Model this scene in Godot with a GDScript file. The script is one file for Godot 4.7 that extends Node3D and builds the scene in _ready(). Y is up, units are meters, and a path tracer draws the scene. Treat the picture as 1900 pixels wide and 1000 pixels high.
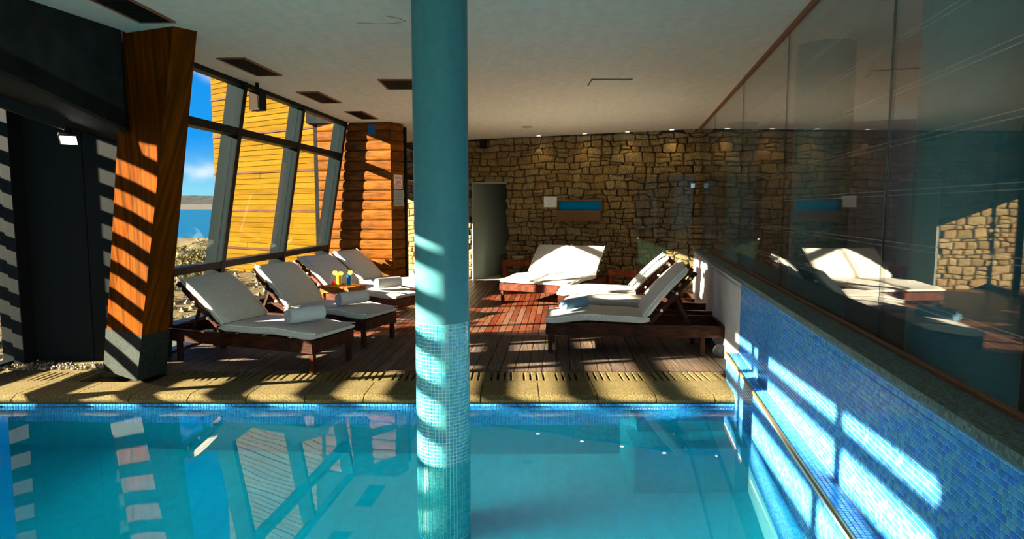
extends Node3D
# Indoor pool with a sun deck: leaning timber pillar and glazed front on the left, stone wall behind, glazed low wall on the right.

const CEIL := 2.9
const WATER := -0.09
const RIGHT_TURN := -0.17713      # direction of the low tiled wall on the right
const STONE_TURN := -0.4055       # direction of the stone wall
const BOARD_TURN := -0.075        # direction of the deck boards
const SUN_WAY := Vector3(1.0, -0.37, -0.25)   # the way the sunlight travels
var M := {}
var names := {}
var rng := RandomNumberGenerator.new()

# ---------------------------------------------------------------- helpers
func numbered(n: String) -> String:
	if not names.has(n):
		names[n] = 0
		return n
	names[n] += 1
	return "%s_%03d" % [n, names[n]]

func ST() -> SurfaceTool:
	var st := SurfaceTool.new()
	st.begin(Mesh.PRIMITIVE_TRIANGLES)
	return st

func tri(st: SurfaceTool, a: Vector3, b: Vector3, c: Vector3, out: Vector3) -> void:
	var n := (c - a).cross(b - a)
	if n.length_squared() < 1e-16:
		return
	n = n.normalized()
	if n.dot(out) < 0.0:
		var t := b
		b = c
		c = t
		n = -n
	for p in [a, b, c]:
		st.set_normal(n)
		st.add_vertex(p)

func quad(st: SurfaceTool, a: Vector3, b: Vector3, c: Vector3, d: Vector3, out: Vector3) -> void:
	tri(st, a, b, c, out)
	tri(st, a, c, d, out)

# smooth triangle with its own normals
func stri(st: SurfaceTool, p: Array, n: Array) -> void:
	var f: Vector3 = (p[2] - p[0]).cross(p[1] - p[0])
	if f.length_squared() < 1e-18:
		return
	var s: Vector3 = n[0] + n[1] + n[2]
	var o := [0, 1, 2] if f.dot(s) >= 0.0 else [0, 2, 1]
	for i in o:
		st.set_normal(n[i])
		st.add_vertex(p[i])

# eight corners: index = x + 2 y + 4 z
func hexa(st: SurfaceTool, p: Array) -> void:
	var m := Vector3.ZERO
	for v in p:
		m += v
	m /= 8.0
	for f in [[0, 1, 3, 2], [4, 5, 7, 6], [0, 1, 5, 4], [2, 3, 7, 6], [0, 2, 6, 4], [1, 3, 7, 5]]:
		var fc: Vector3 = (p[f[0]] + p[f[1]] + p[f[2]] + p[f[3]]) / 4.0
		quad(st, p[f[0]], p[f[1]], p[f[2]], p[f[3]], fc - m)

func box(st: SurfaceTool, lo: Vector3, hi: Vector3, x := Transform3D.IDENTITY) -> void:
	var p := []
	for i in 8:
		p.append(x * Vector3(hi.x if i & 1 else lo.x, hi.y if i & 2 else lo.y, hi.z if i & 4 else lo.z))
	hexa(st, p)

# box with chamfered edges (44 triangles)
func cbox(st: SurfaceTool, lo: Vector3, hi: Vector3, c := 0.006, x := Transform3D.IDENTITY) -> void:
	var m := (lo + hi) / 2.0
	var h := (hi - lo) / 2.0
	c = minf(c, minf(h.x, minf(h.y, h.z)) * 0.9)
	var P := func(sx: float, sy: float, sz: float, ax: int) -> Vector3:
		var v := Vector3(sx * (h.x - (0.0 if ax == 0 else c)), sy * (h.y - (0.0 if ax == 1 else c)), sz * (h.z - (0.0 if ax == 2 else c)))
		return x * (m + v)
	var o := x * m
	for s in [-1.0, 1.0]:
		quad(st, P.call(s, -1, -1, 0), P.call(s, 1, -1, 0), P.call(s, 1, 1, 0), P.call(s, -1, 1, 0), x.basis.x * s)
		quad(st, P.call(-1, s, -1, 1), P.call(1, s, -1, 1), P.call(1, s, 1, 1), P.call(-1, s, 1, 1), x.basis.y * s)
		quad(st, P.call(-1, -1, s, 2), P.call(1, -1, s, 2), P.call(1, 1, s, 2), P.call(-1, 1, s, 2), x.basis.z * s)
		for t in [-1.0, 1.0]:
			quad(st, P.call(s, t, -1, 0), P.call(s, t, 1, 0), P.call(s, t, 1, 1), P.call(s, t, -1, 1), x.basis * Vector3(s, t, 0))
			quad(st, P.call(s, -1, t, 0), P.call(s, 1, t, 0), P.call(s, 1, t, 2), P.call(s, -1, t, 2), x.basis * Vector3(s, 0, t))
			quad(st, P.call(-1, s, t, 1), P.call(1, s, t, 1), P.call(1, s, t, 2), P.call(-1, s, t, 2), x.basis * Vector3(0, s, t))
			for u in [-1.0, 1.0]:
				tri(st, P.call(s, t, u, 0), P.call(s, t, u, 1), P.call(s, t, u, 2), x.basis * Vector3(s, t, u))

# straight bar of rectangular section from a to b
func bar(st: SurfaceTool, a: Vector3, b: Vector3, w: float, h: float, side := Vector3.UP) -> void:
	var d := (b - a).normalized()
	var s := d.cross(side).normalized()
	var u := s.cross(d).normalized()
	cbox(st, Vector3(-w / 2, -h / 2, 0), Vector3(w / 2, h / 2, a.distance_to(b)), 0.004, Transform3D(Basis(s, u, d), a))

func tube(st: SurfaceTool, pts: Array, r: float, n := 8, caps := true) -> void:
	var rings := []
	var norms := []
	var side := Vector3.ZERO
	for i in pts.size():
		var d: Vector3 = (pts[mini(i + 1, pts.size() - 1)] - pts[maxi(i - 1, 0)]).normalized()
		if side == Vector3.ZERO:
			side = d.cross(Vector3.UP if absf(d.y) < 0.9 else Vector3.RIGHT).normalized()
		side = (side - d * side.dot(d)).normalized()
		var up := side.cross(d)
		var ring := []
		var nn := []
		for k in n:
			var v := side * cos(TAU * k / n) + up * sin(TAU * k / n)
			ring.append(pts[i] + v * r)
			nn.append(v)
		rings.append(ring)
		norms.append(nn)
	skin(st, rings, norms, true)
	if caps:
		for e in [0, pts.size() - 1]:
			var out: Vector3 = pts[e] - pts[1 if e == 0 else e - 1]
			for k in n:
				tri(st, pts[e], rings[e][k], rings[e][(k + 1) % n], out)

func skin(st: SurfaceTool, rings: Array, norms: Array, closed: bool) -> void:
	var n: int = rings[0].size()
	for i in rings.size() - 1:
		for k in (n if closed else n - 1):
			var j := (k + 1) % n
			stri(st, [rings[i][k], rings[i][j], rings[i + 1][j]], [norms[i][k], norms[i][j], norms[i + 1][j]])
			stri(st, [rings[i][k], rings[i + 1][j], rings[i + 1][k]], [norms[i][k], norms[i + 1][j], norms[i + 1][k]])

# profile of (radius, height) turned round the y axis
func lathe(st: SurfaceTool, prof: Array, n := 24, x := Transform3D.IDENTITY) -> void:
	for i in prof.size() - 1:
		var a: Vector2 = prof[i]
		var b: Vector2 = prof[i + 1]
		var dn := Vector2(b.y - a.y, a.x - b.x)
		if dn.length() < 1e-7:
			continue
		dn = dn.normalized()
		for k in n:
			var p := TAU * k / n
			var q := TAU * (k + 1) / n
			var c0 := Vector3(cos(p), 0, sin(p))
			var c1 := Vector3(cos(q), 0, sin(q))
			var pp := [x * (c0 * a.x + Vector3.UP * a.y), x * (c1 * a.x + Vector3.UP * a.y), x * (c1 * b.x + Vector3.UP * b.y), x * (c0 * b.x + Vector3.UP * b.y)]
			var n0 := (x.basis * (c0 * dn.x + Vector3.UP * dn.y)).normalized()
			var n1 := (x.basis * (c1 * dn.x + Vector3.UP * dn.y)).normalized()
			stri(st, [pp[0], pp[1], pp[2]], [n0, n1, n1])
			stri(st, [pp[0], pp[2], pp[3]], [n0, n1, n0])

# polygon in the xy plane pushed along z
func prism(st: SurfaceTool, poly: Array, z0: float, z1: float, x := Transform3D.IDENTITY) -> void:
	var pv := PackedVector2Array(poly)
	var idx := Geometry2D.triangulate_polygon(pv)
	for i in range(0, idx.size(), 3):
		for z in [z0, z1]:
			var q := []
			for k in 3:
				q.append(x * Vector3(pv[idx[i + k]].x, pv[idx[i + k]].y, z))
			tri(st, q[0], q[1], q[2], x.basis.z * (1.0 if z == maxf(z0, z1) else -1.0))
	var area := 0.0
	for i in pv.size():
		area += pv[i].cross(pv[(i + 1) % pv.size()])
	for i in pv.size():
		var a := pv[i]
		var b := pv[(i + 1) % pv.size()]
		var d := (b - a) * signf(area)
		quad(st, x * Vector3(a.x, a.y, z0), x * Vector3(b.x, b.y, z0), x * Vector3(b.x, b.y, z1), x * Vector3(a.x, a.y, z1), x.basis * Vector3(d.y, -d.x, 0))

func add(called: String, st: SurfaceTool, m: Material, parent: Node = null) -> MeshInstance3D:
	var o := MeshInstance3D.new()
	o.name = numbered(called) if parent == null else called
	o.mesh = st.commit()
	o.material_override = m
	(self if parent == null else parent).add_child(o, true)
	return o

func tag(o: Node, label: String, category: String, group := "") -> Node:
	o.set_meta("label", label)
	o.set_meta("category", category)
	if group:
		o.set_meta("group", group)
	return o

func thing(called: String, label: String, category: String, at := Vector3.ZERO, turn := 0.0, group := "") -> Node3D:
	var o := Node3D.new()
	o.name = numbered(called)
	add_child(o)
	o.position = at
	o.rotation.y = turn
	tag(o, label, category, group)
	return o

func structure(called: String, label: String, category: String, at := Vector3.ZERO, turn := 0.0) -> Node3D:
	var o := thing(called, label, category, at, turn)
	o.set_meta("kind", "structure")
	return o

func copies(called: String, mesh: Mesh, m: Material, xs: Array, cols: Array, parent: Node) -> MultiMeshInstance3D:
	var mm := MultiMesh.new()
	mm.transform_format = MultiMesh.TRANSFORM_3D
	mm.use_colors = true
	mm.mesh = mesh
	mm.instance_count = xs.size()
	for i in xs.size():
		mm.set_instance_transform(i, xs[i])
		mm.set_instance_color(i, cols[i % cols.size()])
	var o := MultiMeshInstance3D.new()
	o.name = called
	o.multimesh = mm
	o.material_override = m
	o.set_meta("kind", "stuff")
	parent.add_child(o, true)
	return o

# ---------------------------------------------------------------- materials
func lin(r: float, g: float, b: float) -> Color:
	return Color(r, g, b).linear_to_srgb()

func mat(r: float, g: float, b: float, rough := 0.7, spec := 0.2) -> StandardMaterial3D:
	var m := StandardMaterial3D.new()
	m.albedo_color = lin(r, g, b)
	m.roughness = rough
	m.metallic_specular = spec
	return m

func noise(freq: float, sd: int, oct := 4) -> FastNoiseLite:
	var n := FastNoiseLite.new()
	n.seed = sd
	n.frequency = freq
	n.noise_type = FastNoiseLite.TYPE_SIMPLEX_SMOOTH
	n.fractal_octaves = oct
	return n

# a tone texture that repeats: grey values around 1, sx and sy stretch it
func tone(w: int, h: int, sx: float, sy: float, amount: float, sd: int, warm := 0.0, rings := 0.0) -> ImageTexture:
	var im := Image.create(w, h, false, Image.FORMAT_RGB8)
	var n := noise(1.0, sd, 4)
	var k := noise(1.0, sd + 7, 2)
	for y in h:
		for x in w:
			var u := TAU * x / w
			var v := TAU * y / h
			# sampled on a torus in 3-D twice so that the edges meet
			var a := n.get_noise_3d(cos(u) * sx, sin(u) * sx, cos(v) * sy + 3.0) + n.get_noise_3d(sin(u) * sx + 9.0, cos(u) * sx, sin(v) * sy)
			if rings > 0.0:
				a += rings * sin(14.0 * (k.get_noise_3d(cos(u) * sx * 0.35, sin(u) * sx * 0.35, cos(v) * sy * 0.6) + k.get_noise_2d(sin(v) * sy * 0.6, 4.0)))
			var g := clampf(0.82 + amount * a, 0.0, 1.0)
			im.set_pixel(x, y, Color(minf(1.0, g * (1.0 + warm * a)), g, maxf(0.0, g * (1.0 - warm * a * 1.5))))
	return ImageTexture.create_from_image(im)

func coat(m: StandardMaterial3D, t: Texture2D, scale: Vector3, world := false) -> StandardMaterial3D:
	m.albedo_texture = t
	m.uv1_triplanar = true
	m.uv1_world_triplanar = world
	m.uv1_scale = scale
	m.uv1_triplanar_sharpness = 6.0
	return m

func relief(m: StandardMaterial3D, t: Texture2D, cm: float) -> StandardMaterial3D:
	m.heightmap_enabled = true
	m.heightmap_texture = t
	m.heightmap_scale = cm
	return m

func glass(r: float, g: float, b: float, a: float, spec := 0.5) -> StandardMaterial3D:
	var m := StandardMaterial3D.new()
	m.transparency = BaseMaterial3D.TRANSPARENCY_ALPHA
	var c := lin(r, g, b)
	m.albedo_color = Color(c.r, c.g, c.b, a)
	m.roughness = 0.0
	m.metallic_specular = spec
	return m

func glow(r: float, g: float, b: float, e: float) -> StandardMaterial3D:
	var m := mat(0.8, 0.8, 0.8)
	m.emission_enabled = true
	m.emission = lin(r, g, b)
	m.emission_energy_multiplier = e
	return m

func make_materials() -> void:
	var grain := tone(256, 256, 2.6, 0.5, 0.22, 3, 0.12, 0.10)     # runs along v
	var grain_u := tone(256, 256, 0.5, 2.6, 0.22, 5, 0.12, 0.10)   # runs along u
	var speck := tone(256, 256, 9.0, 9.0, 0.30, 11)
	var blotch := tone(256, 256, 1.6, 1.6, 0.16, 17)
	var faint := tone(256, 256, 3.0, 3.0, 0.03, 19)
	var fine_grain := tone(256, 256, 0.4, 3.2, 0.09, 37, 0.05)
	var weave := tone(128, 128, 14.0, 14.0, 0.16, 23)
	var stone := tone(256, 256, 4.0, 4.0, 0.34, 29, 0.10)
	M.ceiling = coat(mat(0.90, 0.86, 0.78, 0.8), faint, Vector3(0.5, 0.5, 0.5))
	M.plaster = coat(mat(0.90, 0.91, 0.90, 0.8), faint, Vector3(0.6, 0.6, 0.6))
	M.paint = coat(mat(0.09, 0.30, 0.335, 0.4), faint, Vector3(0.8, 0.8, 0.8))
	M.backroom = mat(0.10, 0.10, 0.10, 0.8)
	M.dark = coat(mat(0.015, 0.020, 0.021, 0.55), faint, Vector3(0.7, 0.7, 0.7))
	M.soffit = coat(mat(0.022, 0.026, 0.026, 0.8), blotch, Vector3(0.5, 0.5, 0.5))
	M.steel = coat(mat(0.014, 0.027, 0.030, 0.5), faint, Vector3(0.9, 0.9, 0.9))
	M.dark_steel = mat(0.008, 0.011, 0.012, 0.45)
	M.shoe = coat(mat(0.026, 0.034, 0.030, 0.6), speck, Vector3(1.2, 1.2, 1.2))
	M.timber = coat(mat(0.135, 0.034, 0.0014, 0.65, 0.08), grain, Vector3(1.3, 0.45, 1.3))
	M.planks = []
	for c in [[0.135, 0.098, 0.074], [0.15, 0.108, 0.082], [0.12, 0.088, 0.066], [0.165, 0.12, 0.092]]:
		M.planks.append(coat(mat(c[0], c[1], c[2], 0.65), grain, Vector3(3.0, 3.0, 0.8)))
	M.red_planks = []
	for c in [[0.16, 0.032, 0.011], [0.19, 0.048, 0.018], [0.13, 0.025, 0.009], [0.20, 0.068, 0.034], [0.19, 0.085, 0.052]]:
		M.red_planks.append(coat(mat(c[0], c[1], c[2], 0.38, 0.4), grain, Vector3(4.0, 4.0, 1.0)))
	M.joist = mat(0.02, 0.014, 0.01, 0.9)
	M.coping = relief(coat(mat(0.20, 0.155, 0.066, 0.9), stone, Vector3(4.5, 4.5, 4.5)), speck, 0.25)
	M.brick = relief(coat(mat(0.185, 0.142, 0.060, 0.9), stone, Vector3(4.5, 4.5, 4.5)), speck, 0.2)
	M.mortar = mat(0.055, 0.04, 0.022, 0.95)
	M.stones = []
	for c in [[0.34, 0.23, 0.095], [0.38, 0.265, 0.115], [0.30, 0.20, 0.08], [0.40, 0.29, 0.135], [0.35, 0.22, 0.09], [0.37, 0.27, 0.12]]:
		M.stones.append(relief(coat(mat(c[0], c[1], c[2], 0.9), stone, Vector3(2.2, 2.2, 2.2)), stone, 0.6))
	M.cladding = []
	for c in [[0.122, 0.066, 0.0012], [0.130, 0.072, 0.0014], [0.115, 0.060, 0.0012], [0.137, 0.079, 0.0026]]:
		M.cladding.append(coat(mat(c[0], c[1], c[2], 0.7, 0.08), fine_grain, Vector3(0.4, 2.0, 0.4)))
	M.batten = coat(mat(0.055, 0.010, 0.005, 0.6), grain_u, Vector3(0.6, 2.0, 0.6))
	M.pier = []
	for c in [[0.20, 0.064, 0.006], [0.22, 0.074, 0.007], [0.18, 0.055, 0.005]]:
		M.pier.append(coat(mat(c[0], c[1], c[2], 0.45), grain_u, Vector3(1.0, 2.4, 1.0)))
	M.teak = coat(mat(0.055, 0.019, 0.0095, 0.5), grain_u, Vector3(1.5, 3.0, 3.0))
	M.teak_red = coat(mat(0.12, 0.034, 0.018, 0.45), grain_u, Vector3(1.5, 3.0, 3.0))
	M.teak_light = coat(mat(0.34, 0.12, 0.020, 0.5), grain_u, Vector3(2.0, 4.0, 4.0))
	M.mahogany = coat(mat(0.44, 0.09, 0.026, 0.35), grain_u, Vector3(2.0, 4.0, 4.0))
	M.cushion = coat(mat(0.80, 0.78, 0.69, 0.9), weave, Vector3(2.5, 2.5, 2.5))
	M.piping = mat(0.78, 0.76, 0.68, 0.9)
	M.towel = relief(coat(mat(0.88, 0.90, 0.90, 0.95), weave, Vector3(5, 5, 5)), weave, 0.3)
	M.sky_tinted_towel = relief(coat(mat(0.30, 0.52, 0.74, 0.95), weave, Vector3(5, 5, 5)), weave, 0.3)  # blue cast of the sky light is put into this towel colour
	M.rubber = mat(0.007, 0.007, 0.007, 0.7)
	M.grout = mat(0.55, 0.70, 0.76, 0.8)
	M.tile = mat(1, 1, 1, 0.18, 0.45)
	M.tile.vertex_color_use_as_albedo = true
	M.basin = coat(mat(0.003, 0.46, 0.66, 0.6), faint, Vector3(0.5, 0.5, 0.5))
	M.brass = mat(0.30, 0.20, 0.07, 0.35)
	M.brass.metallic = 0.6
	M.cap = coat(mat(0.17, 0.23, 0.21, 0.6), speck, Vector3(1.0, 1.0, 1.0))
	M.frame_brown = mat(0.20, 0.09, 0.05, 0.55)
	M.wall_box = mat(0.17, 0.088, 0.036, 0.6)
	M.pane = glass(0.02, 0.03, 0.03, 0.004, 0.25)
	M.screen_pane = glass(0.006, 0.016, 0.012, 0.06)
	M.water = glass(0.25, 0.93, 1.0, 0.0)
	M.water.refraction_enabled = true
	M.water.refraction_scale = 0.05
	M.leaf_pane = glass(0.01, 0.02, 0.012, 0.16, 0.25)
	M.joint = mat(0.02, 0.04, 0.035, 0.4)
	M.cable = mat(0.30, 0.36, 0.36, 0.35)
	M.black = mat(0.012, 0.012, 0.012, 0.5)
	M.white = mat(0.80, 0.80, 0.78, 0.6)
	M.blue_plate = mat(0.01, 0.11, 0.28, 0.4)
	M.chrome = mat(0.7, 0.7, 0.7, 0.15)
	M.chrome.metallic = 1.0
	M.ground = coat(mat(0.13, 0.10, 0.042, 0.95), stone, Vector3(0.35, 0.35, 0.35), true)
	M.gravel = mat(1, 1, 1, 0.95)
	M.gravel.vertex_color_use_as_albedo = true
	M.concrete = coat(mat(0.10, 0.115, 0.10, 0.9), speck, Vector3(0.6, 0.6, 0.6))
	M.bushes = [mat(0.065, 0.065, 0.018, 0.9), mat(0.09, 0.085, 0.026, 0.9), mat(0.042, 0.048, 0.014, 0.9)]
	M.lake = mat(0.0, 0.058, 0.12, 0.5)
	M.hill = coat(mat(0.045, 0.052, 0.046, 1.0), blotch, Vector3(0.002, 0.004, 0.002), true)
	M.shore = mat(0.07, 0.068, 0.06, 1.0)
	M.corridor = mat(0.30, 0.32, 0.28, 0.9)
	M.terrace = mat(0.30, 0.10, 0.06, 0.8)

# ---------------------------------------------------------------- sky
func sky_material() -> PanoramaSkyMaterial:
	var w := 1024
	var h := 512
	var im := Image.create(w, h, false, Image.FORMAT_RGBF)
	var n := noise(1.0, 41, 5)
	var to_sun := -SUN_WAY.normalized()
	for y in h:
		var up := (0.5 - (y + 0.5) / h) * PI
		var e := rad_to_deg(up)
		# colours read from the photograph between the lake and the window head
		var low := Vector3(0.24, 0.60, 0.72)
		var mid := Vector3(0.008, 0.26, 0.70)
		var top := Vector3(0.001, 0.135, 0.60)
		var c := low.lerp(mid, smoothstep(0.0, 6.0, e)).lerp(top, smoothstep(5.0, 22.0, e))
		for x in w:
			var a := TAU * (x + 0.5) / w
			var d := Vector3(cos(a) * cos(up), sin(up), sin(a) * cos(up))
			var k := c
			var away := rad_to_deg(d.angle_to(to_sun))
			if away < 60.0:
				k += Vector3(1.0, 0.93, 0.80) * 6.0 * exp(-away / 11.0)
			if e > 0.0 and e < 60.0:
				var v := n.get_noise_3d(d.x * 5.0, d.y * 17.0, d.z * 5.0)
				var cover := smoothstep(0.20, 0.42, v) * smoothstep(0.5, 2.0, e) * (1.0 - smoothstep(9.0, 24.0, e))
				k = k.lerp(Vector3(0.80, 0.86, 0.88), cover * 0.85)
			im.set_pixel(x, y, Color(k.x, k.y, k.z))
	var m := PanoramaSkyMaterial.new()
	m.panorama = ImageTexture.create_from_image(im)
	return m

# ---------------------------------------------------------------- scene
func _ready() -> void:
	rng.seed = 20
	# camera
	var cam := Camera3D.new()
	cam.name = "camera"
	cam.position = Vector3(0, 1.5, 0)
	cam.rotation.x = -atan(114.0 / 1200.0)
	cam.fov = 2.0 * rad_to_deg(atan(500.0 / 1200.0))
	cam.near = 0.05
	cam.far = 9000.0
	cam.current = true
	add_child(cam)
	# sky, exposure
	var env := Environment.new()
	env.background_mode = Environment.BG_SKY
	env.sky = Sky.new()
	env.sky.sky_material = sky_material()
	env.background_energy_multiplier = 0.55
	env.tonemap_mode = Environment.TONE_MAPPER_LINEAR
	env.tonemap_exposure = 2.5
	env.sdfgi_enabled = true
	env.ssao_enabled = true
	env.ssil_enabled = true
	var we := WorldEnvironment.new()
	we.name = "environment"
	we.environment = env
	add_child(we)
	# low sun from the left
	var sun := DirectionalLight3D.new()
	sun.name = "sun"
	sun.light_color = Color(1.0, 0.94, 0.82)
	sun.light_energy = 6.8
	sun.light_angular_distance = 0.6
	sun.shadow_enabled = true
	sun.sky_mode = DirectionalLight3D.SKY_MODE_LIGHT_ONLY
	add_child(sun)
	sun.look_at_from_position(Vector3(-10, 5, 3), Vector3(-10, 5, 3) + SUN_WAY)
	make_materials()
	build_shell()
	build_deck()
	build_pool()
	build_right_wall()
	build_stone_wall()
	build_window_front()
	build_left_side()
	build_pillars()
	build_outside()
	build_ceiling_fittings()
	build_furniture()
	build_small_things()

# ---------------------------------------------------------------- room shell
func build_shell() -> void:
	# ceiling: the left edge runs obliquely, the right edge passes over the glazed wall
	var c := structure("ceiling", "smooth cream plaster ceiling over pool and sun deck", "ceiling")
	var st := ST()
	prism(st, [Vector2(-3.09, -5.27), Vector2(-4.95, 2.8), Vector2(-4.95, 3.95), Vector2(6.5, 3.95), Vector2(6.5, -10.3), Vector2(3.40, -11.62), Vector2(-2.3, -14.17), Vector2(-1.88, -11.3), Vector2(-2.72, -11.0), Vector2(-3.16, -6.35)], -CEIL - 0.25, -CEIL, Transform3D(Basis(Vector3.RIGHT, Vector3(0, 0, 1), Vector3(0, -1, 0)), Vector3.ZERO))
	add("slab", st, M.ceiling, c)
	# walls behind the camera and round the back room
	var w := structure("wall_rear", "glazed wall behind the pool with steel posts", "wall")
	st = ST()
	box(st, Vector3(-5.2, -1.5, 3.9), Vector3(5.6, 0.05, 4.1))
	box(st, Vector3(-5.2, 2.75, 3.9), Vector3(5.6, 3.75, 4.1))
	add("wall_body", st, M.plaster, w)
	for k in 7:
		st = ST()
		cbox(st, Vector3(-5.2 + k * 1.78, 0.05, 3.92), Vector3(-5.1 + k * 1.78, 2.75, 4.08), 0.004)
		add("post", st, M.steel, w)
	for k in 6:
		st = ST()
		box(st, Vector3(-5.1 + k * 1.78, 0.05, 3.995), Vector3(-5.2 + (k + 1) * 1.78, 2.75, 4.005))
		add("pane", st, M.pane, w)
	w = structure("wall_backroom", "dark wall of the room behind the glass", "wall")
	st = ST()
	box(st, Vector3(4.6, -0.1, -10.4), Vector3(4.8, CEIL + 0.2, 3.2))
	add("wall_body", st, M.backroom, w)
	w.rotation.y = RIGHT_TURN
	var f := structure("floor_backroom", "dark floor of the room behind the glass", "floor")
	st = ST()
	box(st, Vector3(1.18, -0.12, -11.9), Vector3(4.7, 0.0, 3.2))
	add("slab", st, M.backroom, f)
	f.rotation.y = RIGHT_TURN
	var head := structure("wall_backroom_end", "dark end wall of the room behind the glass", "wall")
	st = ST()
	box(st, Vector3(4.63, -0.1, -0.25), Vector3(8.6, CEIL + 0.2, -0.05))
	add("wall_body", st, M.backroom, head)
	head.position = Vector3(-0.834, 0, -13.533)
	head.rotation.y = STONE_TURN

# ---------------------------------------------------------------- deck
func build_deck() -> void:
	var f := structure("floor", "timber sun deck of red narrow boards and brown wide boards", "floor")
	# substructure
	var st := ST()
	box(st, Vector3(-3.62, -0.16, -14.6), Vector3(3.45, -0.035, -5.86))
	add("joists", st, M.joist, f)
	var B := Basis(Vector3.UP, BOARD_TURN)
	# wide brown boards in front of the line z = -7.55; each runs along the board direction
	var zf := -5.865
	var zr := -7.55
	var slope := 0.0751                                     # x moves by this for each metre away
	var x := -3.75
	var i := 0
	while x < 2.45:
		st = ST()
		var w := 0.1225
		var p := []
		for k in 8:
			var zz: float = zr + 0.006 if k & 4 else zf
			var xx := x + (w if k & 1 else 0.0) - slope * (zz - zf)
			p.append(Vector3(xx, 0.0 if k & 2 else -0.03, zz))
		hexa(st, p)
		# rounded top edges: a second thin lip keeps the joints sharp
		add("plank", st, M.planks[(i * 7 + i / 3) % 4], f)
		x += 0.1300
		i += 1
	# narrow red boards behind it, in lengths
	x = -3.05
	i = 0
	while x < 2.75:
		var z := zr
		var first := true
		while z > -13.9:
			var l := 1.2 + rng.randf() * 1.5
			if first:
				l *= 0.3 + rng.randf() * 0.7
				first = false
			var z1 := maxf(z - l, -14.2)
			var x0 := x - slope * (z - zf)
			if stone_front(x0) > z - 0.1:
				break
			z1 = maxf(z1, stone_front(x0) - 0.15)
			st = ST()
			var p := []
			for k in 8:
				var zz: float = z1 + 0.003 if k & 4 else z
				p.append(Vector3(x - slope * (zz - zf) + (0.074 if k & 1 else 0.0), 0.0 if k & 2 else -0.03, zz))
			hexa(st, p)
			add("plank", st, M.red_planks[rng.randi() % 5], f)
			z = z1
		x += 0.0830
		i += 1
	# stone paving strip with slots, and the pool coping
	var g := structure("floor_drain_strip", "row of slotted sandstone drain bricks along the pool", "floor")
	st = ST()
	box(st, Vector3(-4.95, -0.2, -5.868), Vector3(2.02, -0.055, -5.5))
	add("bed", st, M.mortar, g)
	x = -4.93
	i = 0
	while x < 1.90:
		if not (x > -3.82 and x < -3.16):
			st = ST()
			var w := 0.0395 + rng.randf() * 0.003
			var lean := 0.0
			cbox(st, Vector3(x, -0.06, -5.845 + rng.randf() * 0.012), Vector3(x + w, -0.002 - rng.randf() * 0.004, -5.545), 0.004)
			if i % 5 == 0:
				box(st, Vector3(x + w - 0.002, -0.05, -5.842), Vector3(x + 0.0585, -0.005, -5.55))
			# solid heel between the slots
			box(st, Vector3(x, -0.05, -5.55), Vector3(x + 0.0575, -0.004, -5.502))
			add("brick", st, M.brick, g)
		x += 0.058
		i += 1
	var c := structure("floor_coping", "rounded sandstone coping along the pool edge", "floor")
	x = -4.95
	while x < 1.80:
		st = ST()
		var w := minf(0.466, 1.93 - x)
		var prof := [Vector2(-5.499, -0.002), Vector2(-5.499, -0.09), Vector2(-5.075, -0.09)]
		for k in 7:
			var a := -PI / 2 + PI / 2 * k / 6.0 + 0.15
			prof.append(Vector2(-5.085 + 0.03 * cos(a), -0.032 + 0.032 * sin(a)))
		prof.append(Vector2(-5.11, 0.001))
		prism(st, prof, x + 0.002, x + w - 0.003, Transform3D(Basis(Vector3(0, 0, 1), Vector3.UP, Vector3(1, 0, 0)), Vector3.ZERO))
		add("coping_stone", st, M.coping, c)
		x += 0.47
	# ground strip with pebbles by the dark wall
	var s := structure("floor_left_strip", "sandy paving strip below the dark panel wall", "floor")
	st = ST()
	box(st, Vector3(-4.95, -0.2, -6.36), Vector3(-3.45, -0.008, -5.86))
	add("bed", st, M.brick, s)
	var xs := []
	var cols := []
	for k in 260:
		var b := Basis.from_euler(Vector3(rng.randf() * 6, rng.randf() * 6, 0)).scaled(Vector3.ONE * (0.006 + rng.randf() * 0.012))
		xs.append(Transform3D(b, Vector3(-4.85 + rng.randf() * 1.0, 0.0, -6.18 + rng.randf() * 0.26)))
		var v := 0.12 + rng.randf() * 0.25
		cols.append(Color(v, v * 0.9, v * 0.7))
	copies("pebbles", pebble(), M.gravel, xs, cols, s)

func stone_front(x: float) -> float:
	return -13.533 + (x + 0.834) * 0.4293 + 0.06

func pebble() -> ArrayMesh:
	var st := ST()
	var p := []
	for i in 6:
		var v := Vector3.ZERO
		v[i / 2] = 1.0 if i % 2 else -1.0
		p.append(v * (0.7 + 0.5 * rng.randf()))
	for a in [0, 1]:
		for b in [2, 3]:
			for c in [4, 5]:
				tri(st, p[a], p[b], p[c], p[a] + p[b] + p[c])
	return st.commit()

# ---------------------------------------------------------------- pool
func tile_mesh() -> ArrayMesh:
	var st := ST()
	cbox(st, Vector3(-0.0092, -0.0092, -0.004), Vector3(0.0092, 0.0092, 0.0018), 0.0010)
	return st.commit()

func tile_colours(kind: String) -> Array:
	var out := []
	for k in 211:
		var v := rng.randf()
		if kind == "teal":
			out.append(Color(0.03 + 0.05 * v, 0.26 + 0.16 * v, 0.31 + 0.13 * rng.randf()))
		else:
			out.append(Color(0.035 + 0.07 * v * v, 0.21 + 0.22 * v, 0.58 + 0.27 * rng.randf()))
	return out

# a field of tiles over a rectangle: origin, two edge directions (unit), normal, sizes
func tile_field(xs: Array, o: Vector3, u: Vector3, v: Vector3, lu: float, lv: float) -> void:
	var n := u.cross(v).normalized()
	var b := Basis(u, v, n)
	for i in int(lu / 0.0222):
		for j in int(lv / 0.0222):
			xs.append(Transform3D(b, o + u * ((i + 0.5) * 0.0222) + v * ((j + 0.5) * 0.0222)))

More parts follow.
